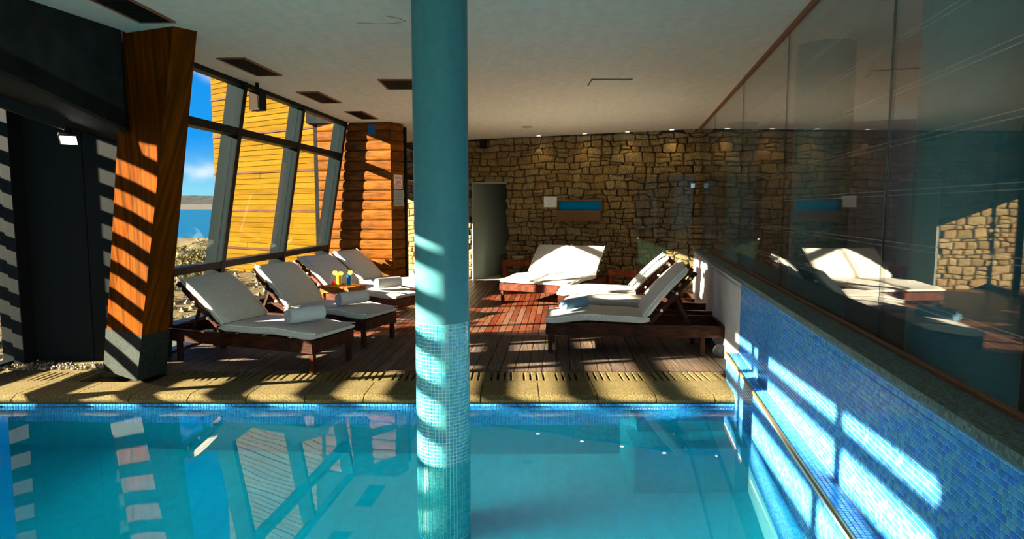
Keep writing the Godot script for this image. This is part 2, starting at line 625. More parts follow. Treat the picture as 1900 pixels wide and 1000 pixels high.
func build_pool() -> void:
	var p := structure("pool_basin", "tiled swimming pool basin lined in turquoise", "pool")
	var st := ST()
	box(st, Vector3(-4.95, -1.6, -5.3), Vector3(3.0, -1.35, 3.9))
	add("pool_floor", st, M.basin, p)
	st = ST()
	box(st, Vector3(-4.95, -1.36, -5.3), Vector3(2.2, -0.10, -5.07))
	add("end_wall", st, M.grout, p)
	st = ST()
	box(st, Vector3(-4.95, -1.36, -5.2), Vector3(2.2, -0.62, -5.062))
	add("end_wall_lower", st, M.basin, p)
	st = ST()
	box(st, Vector3(-5.2, -1.6, -5.3), Vector3(-4.95, 0.0, 3.9))
	add("side_wall", st, M.basin, p)
	# steps in the corner, under water
	var xs := []
	tile_field(xs, Vector3(-4.94, -0.62, -5.068), Vector3.RIGHT, Vector3.UP, 6.9, 0.56)
	for k in 2:
		st = ST()
		var d := 0.30 + 0.34 * k
		box(st, Vector3(0.95 - 0.08 * k, -1.36, -5.08), Vector3(2.0, -0.16 - 0.28 * k, -5.07 + d))
		add("step", st, M.basin, p)
		if k == 0:
			tile_field(xs, Vector3(0.95, -0.158, -5.07 + d), Vector3.RIGHT, Vector3.FORWARD, 1.0, 0.30)
	copies("tiles", tile_mesh(), M.tile, xs, tile_colours("blue"), p)
	var w := tag(add("pool_water", water_sheet(), M.water), "still turquoise pool water mirroring the windows", "water")
	w.set_meta("kind", "stuff")

func water_sheet() -> SurfaceTool:
	var st := ST()
	var n := noise(0.9, 77, 2)
	var nx := 60
	var nz := 90
	var P := func(i: int, j: int) -> Vector3:
		var z := lerpf(3.88, -5.069, float(j) / nz)
		var x := lerpf(-4.94, 0.871 / cos(RIGHT_TURN) - 0.179 * z - 0.004, float(i) / nx)
		return Vector3(x, WATER + 0.0006 * n.get_noise_2d(x, z), z)
	var N := func(i: int, j: int) -> Vector3:
		var dx: Vector3 = P.call(i + 1, j) - P.call(i - 1, j)
		var dz: Vector3 = P.call(i, j - 1) - P.call(i, j + 1)
		return dz.cross(dx).normalized()
	for i in nx:
		for j in nz:
			var a: Vector3 = P.call(i, j)
			var b: Vector3 = P.call(i + 1, j)
			var c: Vector3 = P.call(i + 1, j + 1)
			var d: Vector3 = P.call(i, j + 1)
			var na: Vector3 = N.call(i, j)
			var nb: Vector3 = N.call(i + 1, j)
			var nc: Vector3 = N.call(i + 1, j + 1)
			var nd: Vector3 = N.call(i, j + 1)
			stri(st, [a, b, c], [na, nb, nc])
			stri(st, [a, c, d], [na, nc, nd])
	return st

# ---------------------------------------------------------------- right wall
func build_right_wall() -> void:
	# local x: to the right across the wall, local z: along it towards the camera
	var w := structure("wall_right", "low wall with white plaster end and blue mosaic beside the pool", "wall", Vector3.ZERO, RIGHT_TURN)
	var x0 := 0.9745
	var xl := 0.871
	var zt := -5.82          # where the mosaic starts
	var ze := -9.95          # far end of the low wall
	var st := ST()
	box(st, Vector3(x0, -0.03, ze), Vector3(1.20, 0.82, zt))
	box(st, Vector3(x0, 0.80, ze), Vector3(x0 + 0.02, 0.88, zt))
	add("plaster_wall", st, M.plaster, w)
	st = ST()
	box(st, Vector3(x0, -1.5, zt), Vector3(1.20, 0.82, 3.6))
	box(st, Vector3(x0, 0.80, zt), Vector3(x0 + 0.02, 0.878, 3.6))
	add("mosaic_wall", st, M.grout, w)
	st = ST()
	box(st, Vector3(xl, -1.5, zt - 0.01), Vector3(x0, 0.236, 3.6))
	add("ledge", st, M.grout, w)
	st = ST()
	cbox(st, Vector3(xl - 0.008, 0.226, zt - 0.012), Vector3(xl + 0.006, 0.244, 3.6), 0.003)
	add("edge_trim", st, M.brass, w)
	var mesh := tile_mesh()
	var cols := tile_colours("blue")
	var xs := []
	# wall face, seen from the left: normal -x
	tile_field(xs, Vector3(x0 - 0.002, 0.242, zt + 0.003), Vector3(0, 0, 1), Vector3.UP, 4.75, 0.64)
	copies("wall_tiles", mesh, M.tile, xs, cols, w)
	xs = []
	tile_field(xs, Vector3(xl + 0.010, 0.238, -1.2), Vector3.RIGHT, Vector3.FORWARD, 0.093, 4.6)
	copies("ledge_tiles", mesh, M.tile, xs, cols, w)
	xs = []
	tile_field(xs, Vector3(xl - 0.002, -0.82, zt + 0.003), Vector3(0, 0, 1), Vector3.UP, 4.6, 1.04)
	copies("face_tiles", mesh, M.tile, xs, cols, w)
	# sloping cap and the frame that holds the glass
	st = ST()
	prism(st, [Vector2(x0 - 0.018, 0.872), Vector2(x0 - 0.018, 0.897), Vector2(1.215, 0.848), Vector2(1.235, 0.848), Vector2(1.235, 0.815), Vector2(x0 + 0.02, 0.815)], ze - 0.01, 3.6)
	add("wall_cap", st, M.cap, w)
	var g := structure("window_4", "frameless green tinted glass wall above the low pool wall", "window", Vector3.ZERO, RIGHT_TURN)
	st = ST()
	cbox(st, Vector3(1.178, 0.846, ze), Vector3(1.208, 0.874, 3.6), 0.004)
	add("bottom_frame", st, M.frame_brown, g)
	st = ST()
	cbox(st, Vector3(1.195, CEIL - 0.03, -12.4), Vector3(1.24, CEIL, 3.6), 0.004)
	add("head_frame", st, M.frame_brown, g)
	var cuts := [-12.15, -9.95, -7.55, -5.52, -3.41, -1.30, 0.9, 3.6]
	for i in cuts.size() - 1:
		st = ST()
		var lo := 0.85 if i > 0 else 0.01
		box(st, Vector3(1.216, lo, cuts[i] + 0.004), Vector3(1.228, CEIL - 0.02, cuts[i + 1] - 0.004))
		add("pane", st, M.screen_pane, g)
		if i > 0:
			st = ST()
			box(st, Vector3(1.217, lo, cuts[i] - 0.004), Vector3(1.227, CEIL - 0.02, cuts[i] + 0.004))
			add("joint", st, M.joint, g)
	# cables in pairs behind the glass
	var heights := [0.80, 1.06, 1.32, 1.575, 1.82, 2.07, 2.32, 2.57, 2.80]
	var order := ["lowest", "second lowest", "third lowest", "fourth lowest", "fifth lowest", "fourth highest", "third highest", "second highest", "highest"]
	for k in heights.size():
		var y: float = heights[k]
		var c := thing("cable_pair", "%s pair of thin steel cables stretched behind the glass wall" % order[k], "cable", Vector3(0, y, 0), RIGHT_TURN, "steel cables behind the glass wall")
		for dy in [-0.012, 0.012]:
			st = ST()
			tube(st, [Vector3(1.30, dy, -11.0), Vector3(1.30, dy, 3.3)], 0.0025, 6)
			add("cable", st, M.cable, c)
	# round columns in the room behind
	var from_stone := {Vector2(2.17, -3.08): "third", Vector2(2.72, -5.75): "second", Vector2(3.82, -10.9): "first"}
	for q in from_stone:
		st = ST()
		lathe(st, [Vector2(0.235, 0.0), Vector2(0.235, CEIL)], 40)
		var o := add("round_column_behind_glass", st, M.paint)
		o.position = Vector3(q.x, 0, q.y)
		o.set_meta("kind", "structure")
		tag(o, "smooth round teal column behind the glass, %s from the stone wall" % from_stone[q], "column", "columns behind the glass wall")
	# glass door leaf opened against the stone wall
	var d := structure("door_2", "frameless glass door leaf standing open before the stone wall", "door", Vector3(3.20, 0, -11.40), STONE_TURN)
	st = ST()
	box(st, Vector3(-1.03, 0.02, -0.005), Vector3(0.0, 2.06, 0.005))
	add("pane", st, M.leaf_pane, d)
	for y in [0.25, 1.85]:
		st = ST()
		cbox(st, Vector3(-0.07, y, -0.012), Vector3(0.0, y + 0.08, 0.012), 0.003)
		add("hinge", st, M.chrome, d)
	st = ST()
	lathe(st, [Vector2(0.0, 0.05), Vector2(0.02, 0.045), Vector2(0.026, 0.03), Vector2(0.012, 0.02), Vector2(0.012, 0.0)], 16, Transform3D(Basis(Vector3.RIGHT, Vector3(0, 0, 1), Vector3(0, -1, 0)), Vector3(-0.98, 0.95, 0.005)))
	add("knob", st, M.chrome, d)

# ---------------------------------------------------------------- stone wall
func build_stone_wall() -> void:
	# local x runs to the right along the wall, local z towards the camera
	var w := structure("wall_stone", "dry stone wall of brown sandstone blocks behind the loungers", "wall", Vector3(-0.834, 0, -13.533), STONE_TURN)
	var st := ST()
	box(st, Vector3(-2.25, -0.6, -0.30), Vector3(0.0, 3.2, -0.03))
	box(st, Vector3(0.0, 2.03, -0.30), Vector3(0.80, 2.92, -0.03))
	box(st, Vector3(0.80, -0.6, -0.30), Vector3(4.64, 2.92, -0.03))
	add("wall_core", st, M.mortar, w)
	# corridor behind the opening
	st = ST()
	box(st, Vector3(-0.15, -0.1, -2.2), Vector3(0.0, 2.5, -0.29))
	box(st, Vector3(0.80, -0.1, -2.2), Vector3(0.95, 2.5, -0.29))
	box(st, Vector3(-0.15, -0.1, -2.35), Vector3(0.95, 2.5, -2.2))
	box(st, Vector3(-0.15, 2.4, -2.35), Vector3(0.95, 2.6, -0.29))
	box(st, Vector3(-0.15, -0.12, -2.35), Vector3(0.95, 0.0, 0.0))
	add("corridor", st, M.corridor, w)
	st = ST()
	cbox(st, Vector3(0.0, 0.0, -0.30), Vector3(0.03, 2.03, 0.012), 0.003)
	cbox(st, Vector3(0.0, 2.0, -0.30), Vector3(0.80, 2.035, 0.012), 0.003)
	add("door_lining", st, M.corridor, w)
	var n := noise(1.0, 5, 2)
	var rest := [ST(), ST(), ST(), ST(), ST(), ST()]
	var blocks := []
	var y := -0.55
	var row := 0
	var edge := func(x: float, i: int, yy: float) -> float:
		return yy + 0.055 * n.get_noise_2d(x * 0.9, i * 9.7) + 0.028 * n.get_noise_2d(x * 3.6, i * 5.1 + 40.0)
	while y < 2.95:
		var h := 0.085 + rng.randf() * 0.085
		var x := -2.28 + rng.randf() * 0.1
		var lean0 := 0.0
		while x < 4.6:
			var l := (0.11 + rng.randf() * 0.17 + h * 0.6 * rng.randf())
			if rng.randf() < 0.10:
				l += 0.14
			if 4.62 - (x + l) < 0.12:
				l = 4.62 - x
			var lean1 := (rng.randf() - 0.5) * 0.07
			var cx := x + l / 2
			var splits := 2 if rng.randf() < 0.16 and h > 0.125 else 1
			for s in splits:
				var f0 := float(s) / splits
				var f1 := float(s + 1) / splits
				var cut := 0.0 if splits == 1 else (rng.randf() - 0.5) * 0.2
				var pts := []
				# bottom edge left to right, then top edge right to left
				for k in 4:
					var u := k / 3.0
					var px := x + l * u
					var b: float = edge.call(px, row, y)
					var t: float = edge.call(px, row + 1, y + h)
					pts.append(Vector2(px + lerpf(lean0, lean1, u) * (f0 - 0.5), lerpf(b, t, f0)))
				for k in 4:
					var u := 1.0 - k / 3.0
					var px := x + l * u
					var b: float = edge.call(px, row, y)
					var t: float = edge.call(px, row + 1, y + h)
					pts.append(Vector2(px + lerpf(lean0, lean1, u) * (f1 - 0.5), lerpf(b, t, f1)))
				var mid := Vector2.ZERO
				for q in pts:
					mid += q
				mid /= pts.size()
				if mid.y > 2.93 and mid.x > -1.0 or mid.x > 0.02 and mid.x < 0.78 and mid.y < 2.03 and mid.y > -0.6:
					continue
				for q in pts.size():
					if mid.x <= 0.02 and pts[q].x > 0.0 and mid.y < 2.03:
						pts[q].x = 0.0
					if mid.x >= 0.78 and pts[q].x < 0.80 and mid.y < 2.03:
						pts[q].x = 0.80
					if mid.y >= 2.03 and pts[q].y < 2.03 and pts[q].x > 0.0 and pts[q].x < 0.8:
						pts[q].y = 2.03
					if mid.x > -1.0 and pts[q].y > 2.902:
						pts[q].y = 2.902 + rng.randf() * 0.002
				var width: float = pts[4].x - pts[7].x
				var tall: float = pts[5].y - pts[1].y
				blocks.append([width * tall * (1.0 if mid.x > -0.1 and mid.y > 0.3 else 0.1), pts, mid])
			lean0 = lean1
			x += l
		y += h
		row += 1
	blocks.sort_custom(func(a, b): return a[0] > b[0])
	for k in blocks.size():
		var one: SurfaceTool = ST() if k < 300 else rest[k % 6]
		stone_block(one, blocks[k][1], blocks[k][2])
		if k < 300:
			add("stone", one, M.stones[rng.randi() % 6], w)
	for k in 6:
		var o := add("small_stones", rest[k], M.stones[k], w)
		o.set_meta("kind", "stuff")

func stone_block(st: SurfaceTool, pts: Array, mid: Vector2) -> void:
	var depth := 0.005 + rng.randf() * 0.03
	var tilt := Vector2(rng.randf() - 0.5, rng.randf() - 0.5) * 0.12
	var a := []
	var b := []
	var c := []
	# corners 0, 3, 4, 7 are pulled in so that the blocks are rounded
	for i in pts.size():
		var v: Vector2 = pts[i] - mid
		var pull := rng.randf_range(0.003, 0.016) if i in [0, 3, 4, 7] else 0.0
		var q: Vector2 = mid + v - v.normalized() * (0.002 + pull + rng.randf() * 0.004)
		q.y += signf(mid.y - q.y) * 0.0015
		a.append(Vector3(q.x, q.y, -0.04))
		var e: Vector2 = q - mid
		b.append(Vector3(q.x, q.y, depth - 0.014))
		var s: Vector2 = mid + e - e.normalized() * minf(0.018, e.length() * 0.3)
		c.append(Vector3(s.x, s.y, depth + tilt.dot(s - mid) + (rng.randf() - 0.5) * 0.006))
	var m := Vector3(mid.x + (rng.randf() - 0.5) * 0.05, mid.y + (rng.randf() - 0.5) * 0.03, depth + 0.008)
	var k := pts.size()
	for i in k:
		var j := (i + 1) % k
		var out := Vector3((a[i].x + a[j].x) / 2 - mid.x, (a[i].y + a[j].y) / 2 - mid.y, 0)
		quad(st, a[i], a[j], b[j], b[i], out)
		quad(st, b[i], b[j], c[j], c[i], out.normalized() + Vector3(0, 0, 1))
		tri(st, c[i], c[j], m, Vector3(0, 0, 1))

# ---------------------------------------------------------------- leaning window front on the left
func FP(s: float, y: float, d: float) -> Vector3:
	return Vector3(-3.109 + 0.0803 * s - (CEIL - y) * 0.168 + d, y, -6.506 - s)

func front_bar(st: SurfaceTool, s0: float, s1: float, y0: float, y1: float, d0: float, d1: float) -> void:
	var p := []
	for i in 8:
		p.append(FP(s1 if i & 1 else s0, y1 if i & 2 else y0, d1 if i & 4 else d0))
	hexa(st, p)

func build_window_front() -> void:
	var w := structure("window_1", "leaning glazed front with grey steel mullions facing the lake", "window")
	var st: SurfaceTool
	var ms := [-0.30, 0.90, 2.53, 4.24]
	for s in ms:
		st = ST()
		front_bar(st, s - 0.035, s + 0.035, -0.02, CEIL, -0.13, 0.05)
		add("mullion", st, M.steel, w)
		st = ST()
		front_bar(st, s - 0.042, s + 0.042, 0.0, CEIL, 0.05, 0.066)
		add("mullion_cap", st, M.dark_steel, w)
	for y in [2.355, 0.855, 0.26, -0.02]:
		st = ST()
		front_bar(st, -0.30, 4.24, y - 0.04, y + 0.04, -0.08, 0.06)
		add("transom", st, M.dark_steel, w)
	st = ST()
	front_bar(st, -0.30, 4.24, CEIL - 0.05, CEIL + 0.01, -0.04, 0.06)
	add("head_rail", st, M.dark_steel, w)
	st = ST()
	front_bar(st, -0.30, 4.3, -0.5, -0.02, -0.05, 0.08)
	add("plinth", st, M.concrete, w)
	for i in 3:
		for r in [[0.02, 0.22], [0.30, 0.815], [0.895, 2.315], [2.395, CEIL - 0.05]]:
			st = ST()
			front_bar(st, ms[i] + 0.035, ms[i + 1] - 0.035, r[0], r[1], -0.006, 0.004)
			add("pane", st, M.pane, w)
	# jamb board against the wood clad pier
	st = ST()
	front_bar(st, 4.285, 4.34, -0.02, CEIL, -0.03, 0.05)
	add("jamb", st, M.corridor, w)
	# wood clad pier
	var pier := structure("wall_pier", "pier clad in horizontal orange boards beside the window front", "wall")
	var c := [Vector2(-2.68, -10.89), Vector2(-1.986, -10.72), Vector2(-1.835, -11.02), Vector2(-1.95, -11.45), Vector2(-3.25, -11.45), Vector2(-3.25, -10.98)]
	st = ST()
	var inner := []
	for v in c:
		inner.append(v + (Vector2(-2.3, -11.2) - v).normalized() * 0.03)
	prism(st, inner, -CEIL, 0.03, Transform3D(Basis(Vector3.RIGHT, Vector3(0, 0, 1), Vector3(0, -1, 0)), Vector3.ZERO))
	add("pier_core", st, M.joist, pier)
	var y := 0.0
	var k := 0
	while y < CEIL - 0.02:
		var h := minf(0.163, CEIL - y)
		for f in 3:
			var a: Vector2 = [c[5], c[1], c[2]][f]
			var b: Vector2 = [c[1], c[2], c[3]][f]
			var d := (b - a).normalized()
			var nn := Vector2(-d.y, d.x) * -1.0
			if nn.dot(a - Vector2(-2.3, -11.2)) < 0.0:
				nn = -nn
			st = ST()
			# rounded board: profile in (out, up)
			var prof := [Vector2(-0.03, 0.003), Vector2(0.0, 0.003), Vector2(0.011, 0.022), Vector2(0.015, h * 0.5), Vector2(0.011, h - 0.026), Vector2(0.0, h - 0.006), Vector2(-0.03, h - 0.006)]
			var x := Transform3D(Basis(Vector3(nn.x, 0, nn.y), Vector3.UP, Vector3(d.x, 0, d.y)), Vector3(a.x, y, a.y))
			prism(st, prof, 0.0, a.distance_to(b), x)
			add("board", st, M.pier[(k * 5 + f) % 3], pier)
		y += 0.163
		k += 1
	st = ST()
	box(st, Vector3(-3.42, 2.12, -14.6), Vector3(-3.28, 3.95, -11.3))  # unseen beam added behind the pier to keep sun off the upper stone wall
	add("unseen_sun_block_beam", st, M.soffit, pier)
	st = ST()
	box(st, Vector3(-3.42, -0.5, -12.7), Vector3(-3.28, 2.12, -11.3))  # unseen wall added to stop the sun reaching the near door panes
	box(st, Vector3(-3.42, CEIL, -11.6), Vector3(-1.9, 3.6, -10.92))  # added roof piece, stops sun passing over the pier
	add("unseen_sun_block_wall", st, M.soffit, pier)
	# glazed door between the pier and the stone wall
	var g := structure("door_1", "dark framed glazed door beside the wood clad pier", "door")
	var P := func(s: float, yy: float, dd: float) -> Vector3:
		return Vector3(-1.90 + 0.05 * s + dd, yy, -11.45 - s)
	for s in [0.02, 1.30, 2.50]:
		st = ST()
		var p := []
		for i in 8:
			p.append(P.call(s + (0.04 if i & 1 else -0.04), CEIL if i & 2 else 0.0, 0.05 if i & 4 else -0.05))
		hexa(st, p)
		add("post", st, M.dark_steel, g)
	for yy in [0.05, 2.05, 2.60]:
		st = ST()
		var p := []
		for i in 8:
			p.append(P.call(2.5 if i & 1 else 0.02, yy + (0.045 if i & 2 else -0.045), 0.04 if i & 4 else -0.04))
		hexa(st, p)
		add("rail", st, M.dark_steel, g)
	for a in [[0.06, 1.26], [1.34, 2.46]]:
		for r in [[0.10, 2.0], [2.1, 2.55], [2.65, CEIL - 0.02]]:
			st = ST()
			var p := []
			for i in 8:
				p.append(P.call(a[1] if i & 1 else a[0], r[1] if i & 2 else r[0], 0.005 if i & 4 else -0.005))
			hexa(st, p)
			add("pane", st, M.pane, g)

# ---------------------------------------------------------------- left side
func soffit_y(x: float, z: float) -> float:
	return 2.139 - 0.293 * (x + 3.804) + 0.20 * (z + 6.3)

func build_left_side() -> void:
	var w := structure("wall_left", "dark panel wall beside the timber pillar", "wall")
	var st := ST()
	var prof := [Vector2(-4.95, -0.05), Vector2(-3.46, -0.05), Vector2(-3.30, soffit_y(-3.30, -6.3)), Vector2(-4.95, soffit_y(-4.95, -6.3))]
	prism(st, prof, -6.46, -6.33)
	add("wall_core", st, M.soffit, w)
	for a in [[-4.74, -4.142], [-4.130, -3.62]]:
		st = ST()
		prism(st, [Vector2(a[0], 0.0), Vector2(a[1], 0.0), Vector2(a[1], soffit_y(a[1], -6.3) - 0.01), Vector2(a[0], soffit_y(a[0], -6.3) - 0.01)], -6.335, -6.30)
		add("panel", st, M.dark, w)
	# sloping dark soffit that rises towards the glazed side
	var s := structure("ceiling_soffit", "black sloping soffit above the dark panel wall", "ceiling")
	var S := func(x: float, z: float) -> Vector3:
		return Vector3(x, soffit_y(x, z), z)
	var edge := [Vector2(-3.62, -6.46), Vector2(-3.10, -5.27), Vector2(-3.264, -4.525), Vector2(-4.95, 2.8)]
	var up := Vector3(0, 0.14, 0)
	for i in 3:
		st = ST()
		var p := []
		for k in 8:
			var e: Vector2 = edge[i + 1] if k & 4 else edge[i]
			p.append(S.call(e.x if k & 1 else -5.35, e.y) + (up if k & 2 else Vector3.ZERO))
		hexa(st, p)
		add("soffit_board", st, M.soffit, s)
		# fascia from the soffit up to the ceiling edge
		st = ST()
		p = []
		for k in 8:
			var e: Vector2 = edge[i + 1] if k & 4 else edge[i]
			p.append(Vector3(e.x + (0.0 if k & 1 else -0.06), 3.12 if k & 2 else minf(soffit_y(e.x, e.y), 3.0), e.y))
		hexa(st, p)
		add("fascia", st, M.soffit, s)
	st = ST()
	bar(st, S.call(-4.95, -5.0) + Vector3(0, -0.05, 0), S.call(-3.9, -5.75) + Vector3(0, -0.05, 0), 0.10, 0.10)
	add("rib", st, M.dark, s)
	# glazed side towards the slatted screen
	var g := structure("window_2", "tall glazed side with dark steel posts beside the pool", "window")
	for z in [-6.22, -4.75, -3.25, -1.30, -0.35]:
		st = ST()
		cbox(st, Vector3(-4.95, -0.09, z - 0.04), Vector3(-4.83, soffit_y(-4.9, z), z + 0.04), 0.004)
		add("post", st, M.dark_steel, g)
	st = ST()
	cbox(st, Vector3(-4.80, 0.0, -6.30), Vector3(-4.70, 2.44, -6.12), 0.004)
	add("corner_post", st, M.dark_steel, g)
	for r in [[-6.18, -4.79], [-4.71, -3.29], [-3.21, -1.34], [-1.26, -0.39]]:
		st = ST()
		var p := []
		for i in 8:
			var z: float = r[1] if i & 4 else r[0]
			p.append(Vector3(-4.885 if i & 1 else -4.895, (minf(3.6, soffit_y(-4.9, z) - 0.01) if i & 2 else 0.02), z))
		hexa(st, p)
		add("pane", st, M.pane, g)
	st = ST()
	cbox(st, Vector3(-4.95, -0.2, -6.3), Vector3(-4.83, 0.03, -0.33), 0.004)
	add("sill", st, M.dark_steel, g)
	var w2 := structure("wall_left_rear", "plaster wall beside the pool behind the camera", "wall")
	st = ST()
	box(st, Vector3(-5.05, -0.2, -0.31), Vector3(-4.9, 4.2, 0.65))
	box(st, Vector3(-5.05, -0.2, 0.65), Vector3(-4.9, 0.02, 4.0))
	box(st, Vector3(-5.05, 2.95, 0.65), Vector3(-4.9, 4.2, 4.0))
	add("wall_body", st, M.plaster, w2)
	var w3 := structure("window_3", "unseen glazed opening added beside the pool to let in more sun", "window")  # glazing added behind the camera so that more sunlight bounces indoors
	for k in 2:
		st = ST()
		box(st, Vector3(-4.985, 0.02, 0.67 + 1.66 * k), Vector3(-4.975, 2.95, 2.27 + 1.66 * k))
		add("pane", st, M.pane, w3)
		st = ST()
		cbox(st, Vector3(-5.03, 0.02, 2.27 + 1.66 * k), Vector3(-4.92, 2.95, 2.33 + 1.66 * k), 0.004)
		add("post", st, M.dark_steel, w3)
	# slatted sun screen outside, never in the picture but its stripes are
	var sc := thing("slatted_screen", "grey horizontal slat screen outside the glazed pool side", "screen", Vector3(-5.45, 0, 0))
	var y := 0.02
	while y < 3.7:
		st = ST()
		cbox(st, Vector3(-0.015, y, -6.45), Vector3(0.015, y + 0.125, 0.15), 0.004)
		add("slat", st, M.steel, sc)
		y += 0.268
	for z in [-6.40, 0.10]:
		st = ST()
		cbox(st, Vector3(-0.06, -0.4, z - 0.03), Vector3(-0.016, 3.75, z + 0.03), 0.004)
		add("post", st, M.steel, sc)
	# flood lamp under the soffit with its cable
	var l := thing("flood_lamp", "small square lit flood lamp with dangling cable under black soffit", "lamp", Vector3(-4.02, 2.12, -5.95))
	l.rotation = Vector3(-0.75, 0.45, 0.0)
	st = ST()
	cbox(st, Vector3(-0.075, -0.012, -0.06), Vector3(0.075, 0.03, 0.06), 0.006)
	add("housing", st, M.black, l)
	st = ST()
	box(st, Vector3(-0.062, -0.014, -0.048), Vector3(0.062, -0.0125, 0.048))
	add("lamp_glass", st, glow(1.0, 0.95, 0.82, 4.0), l)
	st = ST()
	tube(st, [Vector3(0.0, 0.03, 0.0), Vector3(0.0, 0.14, -0.02)], 0.012, 6)
	add("bracket", st, M.dark_steel, l)
	var sp := SpotLight3D.new()
	sp.name = "flood_light"
	sp.position = Vector3(0, -0.03, 0)
	sp.rotation.x = -PI / 2
	sp.light_color = Color(1.0, 0.95, 0.85)
	sp.light_energy = 0.5
	sp.light_size = 0.06
	sp.spot_range = 14.0
	sp.spot_angle = 55.0
	sp.spot_attenuation = 2.0
	sp.shadow_enabled = true
	l.add_child(sp)
	st = ST()
	var pts := []
	for q in [Vector2(-3.72, 2.72), Vector2(-3.66, 2.60), Vector2(-3.63, 2.52), Vector2(-3.66, 2.46), Vector2(-3.62, 2.40), Vector2(-3.52, 2.38)]:
		pts.append(Vector3(q.x, minf(q.y, soffit_y(q.x, -5.6) + 0.1) - 0.02, -5.62))
	tube(st, pts, 0.005, 6)
	tag(add("lamp_cable", st, M.dark_steel), "thin grey cable hanging loose below the black soffit", "cable")

# ---------------------------------------------------------------- pillars
func build_pillars() -> void:
	# leaning glued timber pillar on a steel shoe
	var p := structure("timber_pillar", "leaning orange glued timber pillar on a dark steel shoe", "pillar")
	var b := [Vector2(-3.80, -5.90), Vector2(-3.267, -5.516), Vector2(-3.165, -5.80), Vector2(-3.62, -6.13)]
	var t := [Vector2(-3.14, -5.36), Vector2(-2.613, -5.148), Vector2(-2.494, -5.30), Vector2(-3.0, -5.55)]
	var at := func(i: int, y: float, inset: float) -> Vector3:
		var v: Vector2 = b[i].lerp(t[i], y / CEIL)
		var m: Vector2 = (b[0] + b[1] + b[2] + b[3]).lerp(t[0] + t[1] + t[2] + t[3], y / CEIL) / 4.0
		v += (m - v).normalized() * inset
		return Vector3(v.x, y, v.y)
	var st := ST()
	hexa(st, [at.call(0, 0, 0), at.call(1, 0, 0), at.call(0, 0.41, 0), at.call(1, 0.41, 0), at.call(3, 0, 0), at.call(2, 0, 0), at.call(3, 0.41, 0), at.call(2, 0.41, 0)])
	add("shoe", st, M.shoe, p)
	st = ST()
	hexa(st, [at.call(0, 0.41, 0.012), at.call(1, 0.41, 0.012), at.call(0, CEIL + 0.02, 0.012), at.call(1, CEIL + 0.02, 0.012), at.call(3, 0.41, 0.012), at.call(2, 0.41, 0.012), at.call(3, CEIL + 0.02, 0.012), at.call(2, CEIL + 0.02, 0.012)])
	add("timber", st, M.timber, p)
	# round column standing in the pool
	var c := structure("round_column", "teal round column with mosaic base standing in the pool", "column", Vector3(-0.436, 0, -4.01))
	st = ST()
	lathe(st, [Vector2(0.168, 0.80), Vector2(0.168, CEIL)], 64)
	add("shaft", st, M.paint, c)
	st = ST()
	lathe(st, [Vector2(0.1655, -1.36), Vector2(0.1655, 0.797), Vector2(0.160, 0.802)], 64)
	add("mosaic_base", st, M.grout, c)
	var xs := []
	for j in 96:
		for i in 47:
			var a := TAU * i / 47.0
			var n := Vector3(sin(a), 0, cos(a))
			xs.append(Transform3D(Basis(Vector3(cos(a), 0, -sin(a)), Vector3.UP, n), n * 0.1675 + Vector3(0, 0.786 - j * 0.0222, 0)))
	copies("tiles", tile_mesh(), M.tile, xs, tile_colours("teal"), c)

